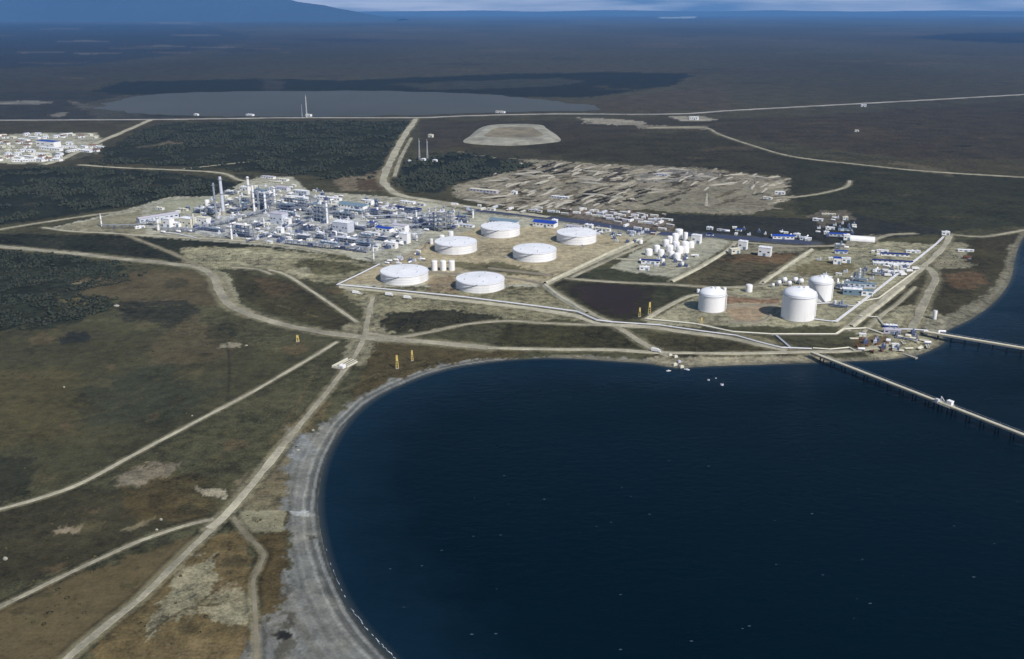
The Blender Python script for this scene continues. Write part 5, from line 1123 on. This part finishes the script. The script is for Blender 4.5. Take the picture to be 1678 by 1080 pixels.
# flat topped gravel mound by the lake
top = [(800, 208), (875, 207), (893, 213), (880, 222), (800, 224), (786, 215)]; foot = [(768, 224), (800, 205), (880, 204), (897, 211), (920, 229), (898, 235), (830, 239), (762, 234)]
s = MB(); F = smooth(GL(foot + [foot[0]]), 5)[:-1]; c = (sum(p[0] for p in F) / len(F), sum(p[1] for p in F) / len(F)); n = len(F)
vs = [(x, y, -.3) for x, y in F] + [(c[0] + (x - c[0]) * .80, c[1] + (y - c[1]) * .78 + 5, 6) for x, y in F]
s.add(vs, [(i, (i + 1) % n, (i + 1) % n + n, i + n) for i in range(n)] + [tuple(range(n, 2 * n))]); 
if sum(F[i][0] * F[(i + 1) % n][1] - F[(i + 1) % n][0] * F[i][1] for i in range(n)) < 0: s.f = [tuple(reversed(q)) for q in s.f]
s2 = MB(); s2.add([(c[0] + (x - c[0]) * .62, c[1] + (y - c[1]) * .5 + 2, 6.05) for x, y in F], [tuple(range(n)) if s.f[-1][0] < s.f[-1][1] else tuple(reversed(range(n)))]); struct('mound_top', s2, surf("mound_top_soil", (126, 118, 98), 0.95, 0.35, 0.03, wide=0.012))
struct('gravel_mound', s, surf("mound_gravel", (146, 144, 130), 0.95, 0.28, 0.04, wide=0.012))
# ================================================================ masts, marks
lattice(503, 193, 34, 1.8, "tall white lattice mast on the lake shore", 'white', 3)
lattice(495.5, 193, 20, 1.2, "shorter thin mast just left of the tall lakeside mast", 'lgrey', 0)
lattice(687.5, 262, 32, 2.2, "left one of twin lattice masts beside the gravel road", 'lgrey', 1, 'twin masts'); lattice(700.5, 262, 31, 2.2, "right one of twin lattice masts beside the gravel road", 'lgrey', 1, 'twin masts')
lattice(1157, 337, 19, 4, "short pale lattice mast alone on the bare camp ground", 'cream', 0)
for px, py, lb in ((672, 266, "low pale equipment hut left of the twin masts' feet"), (694, 263, "white equipment hut between the twin masts"), (713, 265, "small equipment hut right of the twin masts")): building(px, py, 7, 5, 3, lb, 'white', 'whiteroof')
beacon(651, 604, 22, 4.5, "larger yellow leading mark on the grass above the beach"); beacon(675.5, 591, 17, 3.5, "thin yellow leading mark right of the larger one"); beacon(488, 560, 11, 5, "small yellow leading mark on the dark heath by the road bend")
beacon(1048, 519, 15, 4, "left yellow leading mark on the pond's dark shore"); beacon(1064, 515, 20, 4.5, "right taller yellow leading mark on the pond's dark shore"); beacon(1149, 531, 11, 4, "small yellow leading mark below the left gas tank")
# ================================================================ jetties
def jetty(label, a, b, w, step, zdeck=4.2, platform=None, mat='cream'):
    P = Vector((*G(a[0], a[1], zdeck), 0)); Q_ = Vector((*G(b[0], b[1], zdeck), 0)); d = Q_ - P; L = d.length; ang = math.atan2(d.y, d.x)
    t = thing('jetty', label, 'jetty', P.x, P.y, 0, ang, 'pipe jetties'); 
    s = MB(); s.box(L / 2, 0, zdeck - .9, L, w, .6); part('deck', s, 'conc', t)
    s = MB(); s.box(L / 2, w * .28, zdeck - .29, L, w * .4, .1); part('roadway', s, 'pale', t)
    n = int(L / step)
    for i in range(1, n + 1):
        q = MB(); x0 = i * step
        for sy in (-1, 1): q.tube((x0, sy * w * .3, -9), (x0, sy * w * .42, zdeck - .9), .5, 8)
        q.box(x0, 0, zdeck - 1.8, 1.2, w * 1.1, .85); part('pile_bent', q, 'dark', t)
    for k, (oy, r) in enumerate(((-.42, .34), (-.28, .42), (-.12, .34), (.0, .28))):
        q = MB(); q.tube((0, oy * w, zdeck + .5), (L, oy * w, zdeck + .5), r, 8); part('pipe', q, mat, t)
    for sy in (-1, 1):
        q = MB(); q.bar((0, sy * w * .5, zdeck + .9), (L, sy * w * .5, zdeck + .9), .09)
        for i in range(int(L / 6)): q.bar((i * 6, sy * w * .5, zdeck - .3), (i * 6, sy * w * .5, zdeck + .9), .09)
        part('handrail', q, 'yellow' if sy < 0 else 'lgrey', t)
    if platform:
        px, l, ww = platform; q = MB(); q.box(px, 0, zdeck - .85, l, ww, .7); part('platform', q, 'conc', t)
        q = MB(); q.box(px + l * .28, ww * .2, zdeck, 4, 3.2, 3.2); q.box(px + l * .28, ww * .2, zdeck + 3.2, 4.5, 3.6, .3); part('control_hut', q, 'white', t)
        q = MB(); q.box(px - l * .3, -ww * .28, zdeck, 2.4, 2.4, 2.6); q.tube((px - l * .1, -ww * .3, zdeck), (px - l * .1, -ww * .3, zdeck + 6), .3, 8); q.tube((px - l * .1, -ww * .3, zdeck + 6), (px + l * .15, -ww * .45, zdeck + 4), .25, 8); part('loading_arm', q, 'white', t)
        for sx in (-.4, .4):
            for sy in (-.4, .4): q = MB(); q.tube((px + sx * l, sy * ww, -9), (px + sx * l, sy * ww, zdeck - .85), .6, 8); part('pile', q, 'dark', t)
    return t
Pj = Vector(G(1331, 577, 5)); Qj = Vector(G(1548, 661, 5))
jetty("near pipe jetty on piles with a white hut halfway out", (1331, 577), (1960, 822), 6.0, 12, platform=((Qj - Pj).length, 15, 8))
jetty("far pipe jetty on piles leaving the tip of the headland", (1516, 543), (1990, 622), 7.0, 12)
# ================================================================ vehicles, cabins, stores
WHITES = []
for i, (px, py) in enumerate([(966, 352), (975, 347), (990, 349), (1003, 347), (1012, 353), (1022, 350), (1030, 349), (985, 356), (1000, 360), (1018, 361), (1034, 363), (1050, 353), (1058, 355), (1072, 355), (1078, 361), (1088, 354), (1096, 362), (1098, 371), (1042, 359), (1052, 366), (1065, 367), (1075, 372), (1026, 371), (1012, 366), (1060, 378), (1085, 377), (1045, 376), (935, 346), (945, 350), (925, 352), (914, 349), (953, 345), (1035, 382), (1070, 385)] + [(745 + i * 15.3 + (i % 3) * 5, 336 + i * .7 + (i * 5) % 9) for i in range(12)] + [(955 + i * 7.1, 343.5 + i * .9 + (i * 7) % 12) for i in range(20)]):
    WHITES.append((px, py, 12.2 if i % 3 else 6.1))
g0 = {}
for i, (px, py, L) in enumerate(WHITES):
    key = (L, ('white', 'cream', 'lgrey', 'rust', 'white', 'conc')[i % 6]); x, y = at(px, py); lb = ("long " if L > 8 else "short ") + {'lgrey': 'light grey', 'conc': 'dusty grey', 'rust': 'rust brown'}.get(key[1], key[1]) + " site cabin in the store yard north of the asphalt road"
    if key not in g0: g0[key] = cabin(px, py, L, 2.6 if L < 8 else 3.2, 2.8, lb, key[1], 'site cabins in the store yard', R(rr.choice((0, 0, 75))))
    else: copy_thing(g0[key], x, y, 0, AX + R(rr.choice((0, 4, 80, -8))), lb)
for i, (px, py) in enumerate([(1452, 446), (1460, 448), (1470, 447), (1477, 449), (1455, 453), (1490, 446), (1480, 452), (1500, 442)]):
    lb = "white lorry parked under the lower navy row"
    if i == 0: L0 = lorry(px, py, lb, R(10), group='lorries under the navy row')
    else: copy_thing(L0, *at(px, py), .2, AX + R(10 + (i * 53) % 40), lb)
for px, py, a, lb in ((638, 485, 10, "white lorry stopped right of the yard gate"), (668, 490, 12, "pale lorry further right along the yard fence"), (584, 482, 10, "dark-shadowed lorry left of the yard gate"), (1075, 577, 0, "white lorry on the beach road near the slipway")): lorry(px, py, lb, R(a), 'white')
# fenced valve station beside the main gravel road
x, y = at(566, 598); t = thing('valve_station', "white fenced valve station beside the main gravel road", 'valve station', x, y, .2, R(62))
s = MB(); s.box(0, 0, -.3, 24, 14, .5); part('slab', s, 'earth', t)
s = MB(); s.box(0, 6, .21, 22, 1.0, 1.7); s.box(-10, 0, .21, 1.0, 10, 1.7); s.box(2, -6, .21, 15, 1.0, 1.3); part('wall', s, 'cream', t)
s = MB(); s.box(-8, -3, .21, 5, 4, 3); part('hut', s, 'white', t); s = MB()
for k in range(3): s.tube((-5, -3 + k * 3, 1), (12, -3 + k * 3, 1), .35, 8)
part('pipework', s, 'cream', t)
# old west farm and boulders
for i, (px, py, w, h, lb) in enumerate(((191, 502, 6, 2.2, "white boulder-like heap on the brown field"), (9, 917, 3, 2.2, "pale boulder at the left edge of the heath"), (264, 853, 2.2, 1.6, "pale boulder above the lower track"), (257, 869, 1.8, 1.2, "small pale boulder nearest the lower track"), (105, 635, 2.0, 1.2, "pale stone alone on the olive heath"), (315, 682, 1.5, 1.0, "small pale stone left of the straight track"), (150, 469, 4, 1.6, "pale heap on the dark scrub"), (404, 566, 3.5, 1.0, "pale heap beside the brown field"), (488, 738, 3, 1.5, "yellowish pale heap beside the main road"), (513, 705, 2.4, 1.2, "yellowish heap above the beach"))):
    x, y = at(px, py); o = solo('boulder', boulder_mesh(i, w, w * .7, h), 'rock', lb, 'boulder', 'pale boulders'); o.location = (x, y, zt(px, py))
# slipway blocks at the water's edge
for i, (px, py, w, lb) in enumerate(((1098, 583, 3.0, "pale block highest up the slipway"), (1107, 585, 3.4, "pale block second from the top of the slipway"), (1106, 596, 3.6, "pale block left at the slipway's waterline"), (1117, 599, 3.6, "pale block right at the slipway's waterline"), (1113, 592, 3.0, "pinkish block in the middle of the slipway"))):
    x, y = at(px, py); s = MB(); s.box(0, 0, -.6, w, w * .7, 2.4, .4); s.box(0, 0, 1.803, w * .6, w * .4, .5, .4); o = solo('slipway_block', s, 'cream' if i != 4 else 'lilac', lb, 'block', 'slipway blocks'); o.location = (x, y, zt(px, py))
boat(1125, 606, 5.5, "small pale boat just off the slipway", R(150)); boat(1096, 608, 4.5, "small grey boat left of the slipway", R(10))
buoy(1183, 631, 1.5, "bright round mooring buoy, nearer one", 'mooring buoys'); buoy(1161, 623, 1.1, "dimmer mooring buoy, left one", 'mooring buoys'); buoy(1173, 620, 0.8, "smallest mooring buoy behind the other two", 'mooring buoys')
x, y = G(1491, 583, -1); t = thing('slipway', "short pale slipway slanting into the sea at the headland", 'slipway', x, y, -1, R(-58)); s = MB(); s.box(0, 0, -1, 14, 3, 1.3); part('ramp', s, 'conc', t); s = MB(); s.box(0, 1.7, -.8, 14, .3, 1.6); part('kerb', s, 'conc', t)
for i in range(16):
    px = 1400 + (i * 61) % 130; py = 556 + (i * 17) % 22; x, y = at(px, py); lb = "rusty steel scrap piece lying on the headland shore" if i % 2 else "pale stacked pipe bundle lying on the headland shore"
    s = MB()
    if i % 2: s.box(0, 0, -.2, 4, 2, 1.6, .3 * i); s.cyl(1, 0, 1.4, .5, 1.2, 8)
    else:
        for k in range(4): s.tube((-4, k * .8, .4), (4, k * .8, .4), .38, 6)
        s.tube((-4, .4, 1.1), (4, .4, 1.1), .38, 6)
    o = solo('scrap_piece' if i % 2 else 'pipe_bundle', s, 'rust' if i % 2 else 'cream', lb, 'scrap' if i % 2 else 'pipes', 'scrap on the headland' if i % 2 else 'pipe bundles on the headland'); o.location = (x, y, .1); o.rotation_euler = (0, 0, R(i * 37))
# ================================================================ the town in the north-west
x, y = at(82, 236)
building(80, 240, 44, 13, 9, "large white hall with blue window band in the far settlement", 'white', 'blue', bays=4)
building(84, 246, 50, 7, 4, "long white annex in front of the settlement's large hall", 'white', 'whiteroof')
TW = [("white house with grey roof in the far settlement", 'white', 'lgrey', .2), ("cream house with flat roof in the far settlement", 'cream', 'cream', 0), ("white house with rusty roof in the far settlement", 'white', 'rust', .25), ("long white barrack in the far settlement", 'white', 'whiteroof', .12)]
tp = {}; rr = random.Random(12); n = 0; used = []
while n < 64:
    px = rr.uniform(-20, 165); py = rr.choice((222, 226, 231, 236, 242, 248, 254, 259, 264)) + rr.uniform(-1, 1)
    if not inside(px, py, TOWN) or (55 < px < 108 and 228 < py < 250) or any(abs(px - u) < 7 and abs(py - v) < 3 for u, v in used) or (px > 100 and py > 244 and rr.random() < .7): continue
    used.append((px, py)); k = n % 4; lb, wl_, rf, g_ = TW[k]; x, y = at(px, py)
    if k not in tp: tp[k] = building(px, py, (14, 12, 13, 34)[k], (9, 10, 9, 9)[k], (5, 4, 5, 4)[k], lb, wl_, rf, gab=g_, group='houses of the far settlement', metres=True, name='house', cat='house')
    else: copy_thing(tp[k], x, y, 0, AX + R(rr.choice((0, 90, 27))), lb)
    n += 1
# ================================================================ far ridge
def ridge(name, pts, dist, base, rgb, depth):
    s = MB(); vs = []; n = len(pts)
    for px, h in pts:
        x = (px - CX) * dist / FPX * 1.0; vs += [(x, dist, -20), (x, dist + depth * .35, h * .55), (x, dist + depth, h), (x, dist + depth * 2, -20)]
    s.add(vs, [(i * 4 + j, i * 4 + j + 4, i * 4 + j + 5, i * 4 + j + 1) for i in range(n - 1) for j in range(3)]); s.f = [tuple(q) for q in s.f]; struct(name, s, surf(name + "_slopes", rgb, .95, .2, .0004))
rr = random.Random(9)
pts = []
for k in range(70):
    px = -900 + k * 22.5; e = 0 if px > 640 else min(1, (640 - px) / 330) ** 1.15
    pts.append((px, 60 + e * (1020 + 110 * math.sin(k * .9) * .5 + rr.uniform(-40, 40))))
ridge('distant_mountains', pts, 24000, 0, (46, 60, 76), 2600)
pts = [(500 + k * 30, 200 + 150 * (fbm(np.array(k * .23), np.array(3.3), 5, 3) - .4)) for k in range(60)]
ridge('distant_hills', pts, 46000, 0, (60, 66, 70), 3000)
# ================================================================ woods and scrub (stuff)
def scatter(name, polys, n, hmin, hmax, wide, mat, seed, label, clump=40.0, thr=.42, cat='woodland', conic=False):
    rs = np.random.RandomState(seed); tm = []
    ang = np.arange(5) * 2 * math.pi / 5
    rings = [(0.55, 0.0), (1.0, 0.30), (0.72, 0.66)] if not conic else [(0.9, 0.02), (0.85, 0.3), (0.45, .66)]
    tv = np.array([(r * math.cos(a + i * .6), r * math.sin(a + i * .6), z) for i, (r, z) in enumerate(rings) for a in ang] + [(0, 0, 1)])
    tf = [(i * 5 + k, i * 5 + (k + 1) % 5, (i + 1) * 5 + (k + 1) % 5) for i in range(2) for k in range(5)] + [(i * 5 + k, (i + 1) * 5 + (k + 1) % 5, (i + 1) * 5 + k) for i in range(2) for k in range(5)] + [(10 + k, 10 + (k + 1) % 5, 15) for k in range(5)]
    tf = np.array(tf); P = []
    for poly, share in polys:
        W_ = GL(poly); xs = [p[0] for p in W_]; ys = [p[1] for p in W_]; need = int(n * share); got = 0
        for _ in range(60):
            x = rs.uniform(min(xs), max(xs), 20000); y = rs.uniform(min(ys), max(ys), 20000)
            ok = sdist(x + (fbm(x / 35, y / 35, 8, 4) - .5) * 110, y + (fbm(x / 35, y / 35, 18, 4) - .5) * 160, W_) < 0; x = x[ok]; y = y[ok]
            d = fbm(x / clump, y / clump, seed, 3); ok = d > thr + rs.uniform(-.06, .06, len(x)); x = x[ok]; y = y[ok]
            k = min(need - got, len(x)); P.append(np.stack([x[:k], y[:k]], 1)); got += k
            if got >= need: break
    P = np.concatenate(P)
    keep = np.ones(len(P), bool)
    for nm, pts, w, mt in ROADS:
        keep &= sdist(P[:, 0], P[:, 1], GL(smooth(pts, 2)), False) > w * .5 + 2.5
    keep &= sdist(P[:, 0], P[:, 1], BAY) > 25
    P = P[keep]; N = len(P); h = hmin + (hmax * 1.35 - hmin) * rs.uniform(0, 1, N) ** 2; w = h * wide * rs.uniform(.6, 1.5, N); th = rs.uniform(0, 6.28, N)
    V = tv[None] * np.stack([w, w, h], 1)[:, None]; V = V * rs.uniform(.55, 1.4, (N, 16, 1)); c, s_ = np.cos(th)[:, None], np.sin(th)[:, None]
    vx = V[..., 0] * c - V[..., 1] * s_ + P[:, 0:1]; vy = V[..., 0] * s_ + V[..., 1] * c + P[:, 1:2]
    co = np.stack([vx, vy, V[..., 2] - .1], -1).reshape(-1, 3).astype(np.float32)
    F = (tf[None] + (np.arange(N) * 16)[:, None, None]).reshape(-1, 3).astype(np.int32)
    me = grid_mesh(name, co, F); me.materials.append(mat); o = link(name, me); o['kind'] = 'stuff'; o['label'] = label; o['category'] = cat; return o
def leaf(name, rgb, rgb2):
    m, nt, b = newmat(name); p = _pos(nt); n = _noise(nt, p, 1 / 14.0, 3, .7)
    nt.links.new(_mixc(nt, _range(nt, n, .3, .7, 0, 1), col(rgb), col(rgb2)), b.inputs["Base Color"]); b.inputs["Roughness"].default_value = .9; b.inputs["Specular IOR Level"].default_value = .1; return m
LF = leaf("dark_beech_foliage", (42, 50, 42), (68, 70, 58)); LS = leaf("scrub_foliage", (62, 60, 42), (90, 84, 58))
scatter('woodland', [(W1, .38), (W2, .47), (W3, .15)], 27000, 1.4, 3.8, .7, LF, 4, "dark low wood of wind-shaped trees north and west of the works", 42, .50)
scatter('thicket', [(W5, 1.0)], 6500, .8, 2.1, .95, LF, 14, "dark low thicket at the left edge below the gravel road", 26, .50)
NEARL = [(-40, 560), (560, 560), (540, 660), (470, 715), (380, 1080), (-40, 1080)]
scatter('scrub', [(NEARL, .3), ([(610, 550), (800, 575), (1050, 540), (1050, 575), (830, 590), (620, 640), (560, 690)], .12), ([(380, 450), (590, 530), (540, 540), (400, 500)], .05), ([(640, 512), (830, 520), (700, 541), (618, 535)], .08),
   ([(1545, 402), (1640, 400), (1600, 500), (1500, 500)], .08), ([(0, 384), (240, 390), (560, 425), (430, 440), (0, 402)], .08), ([(1060, 545), (1330, 580), (1060, 572)], .06), ([(1300, 270), (1678, 300), (1678, 370), (1300, 350)], .08)],
   3600, .25, .75, 1.1, LS, 6, "low brown-green scrub dotted over the heath", 30, .46, 'scrub')
# ================================================================ surf and flecks of foam
s = MB(); rr = random.Random(21)
pts = smooth(GL([(653, 1088), (640, 1076), (600, 1034), (566, 987), (544, 938), (530, 890)], WATER), 14)
for i in range(len(pts) - 1):
    if rr.random() < .05 + .75 * i / len(pts): continue
    (x0, y0), (x1, y1) = pts[i], pts[i + 1]; d = Vector((x1 - x0, y1 - y0)); L = d.length; d.normalize(); nv = Vector((d.y, -d.x))
    if nv.x < 0: nv = -nv
    f = 1 - i / len(pts); w = rr.uniform(.1, .42) * (.3 + f); o = rr.uniform(.6, 1.4)
    s.add([(x0 + nv.x * o, y0 + nv.y * o, WATER + .06), (x1 + nv.x * o, y1 + nv.y * o, WATER + .06), (x1 + nv.x * (o + w), y1 + nv.y * (o + w), WATER + .06), (x0 + nv.x * (o + w * .8), y0 + nv.y * (o + w * .8), WATER + .06)], [(0, 1, 2, 3)])
o = struct('surf_line', s, 'foam', 'stuff')
s = MB()
for k in range(46):
    px = rr.uniform(600, 1670); py = 700 + 380 * rr.random() ** .7
    if sdist(np.array([G(px, py)[0]]), np.array([G(px, py)[1]]), BAY)[0] > -20: continue
    x, y = G(px, py, WATER); L = rr.uniform(.4, 1.2); w = L * .35; a = R(rr.uniform(-20, 20)); n = 7; vs = []
    for i in range(n): t_ = 6.283 * i / n; q = rr.uniform(.6, 1.1); vs.append((x + math.cos(t_) * L * q, y + math.sin(t_) * w * q, WATER + .05))
    s.add(vs, [tuple(range(n))])
struct('whitecaps', s, surf("whitecap_foam", (84, 100, 120), .7, .2, 1), 'stuff')
# ---------------------------------------------------------------- haze
hz = MB(); hz.box(0, 29000, -12, 200000, 66000, 1150)
m = bpy.data.materials.new("haze_air"); m.use_nodes = True; nt = m.node_tree; nt.nodes.clear()
o_ = nt.nodes.new("ShaderNodeOutputMaterial"); pv = nt.nodes.new("ShaderNodeVolumePrincipled")
pv.inputs["Color"].default_value = (0.17, 0.46, 1.0, 1); pv.inputs["Density"].default_value = 2.8e-5
pv.inputs["Anisotropy"].default_value = 0.0
nt.links.new(pv.outputs[0], o_.inputs["Volume"])
struct("haze", hz, m, 'stuff')
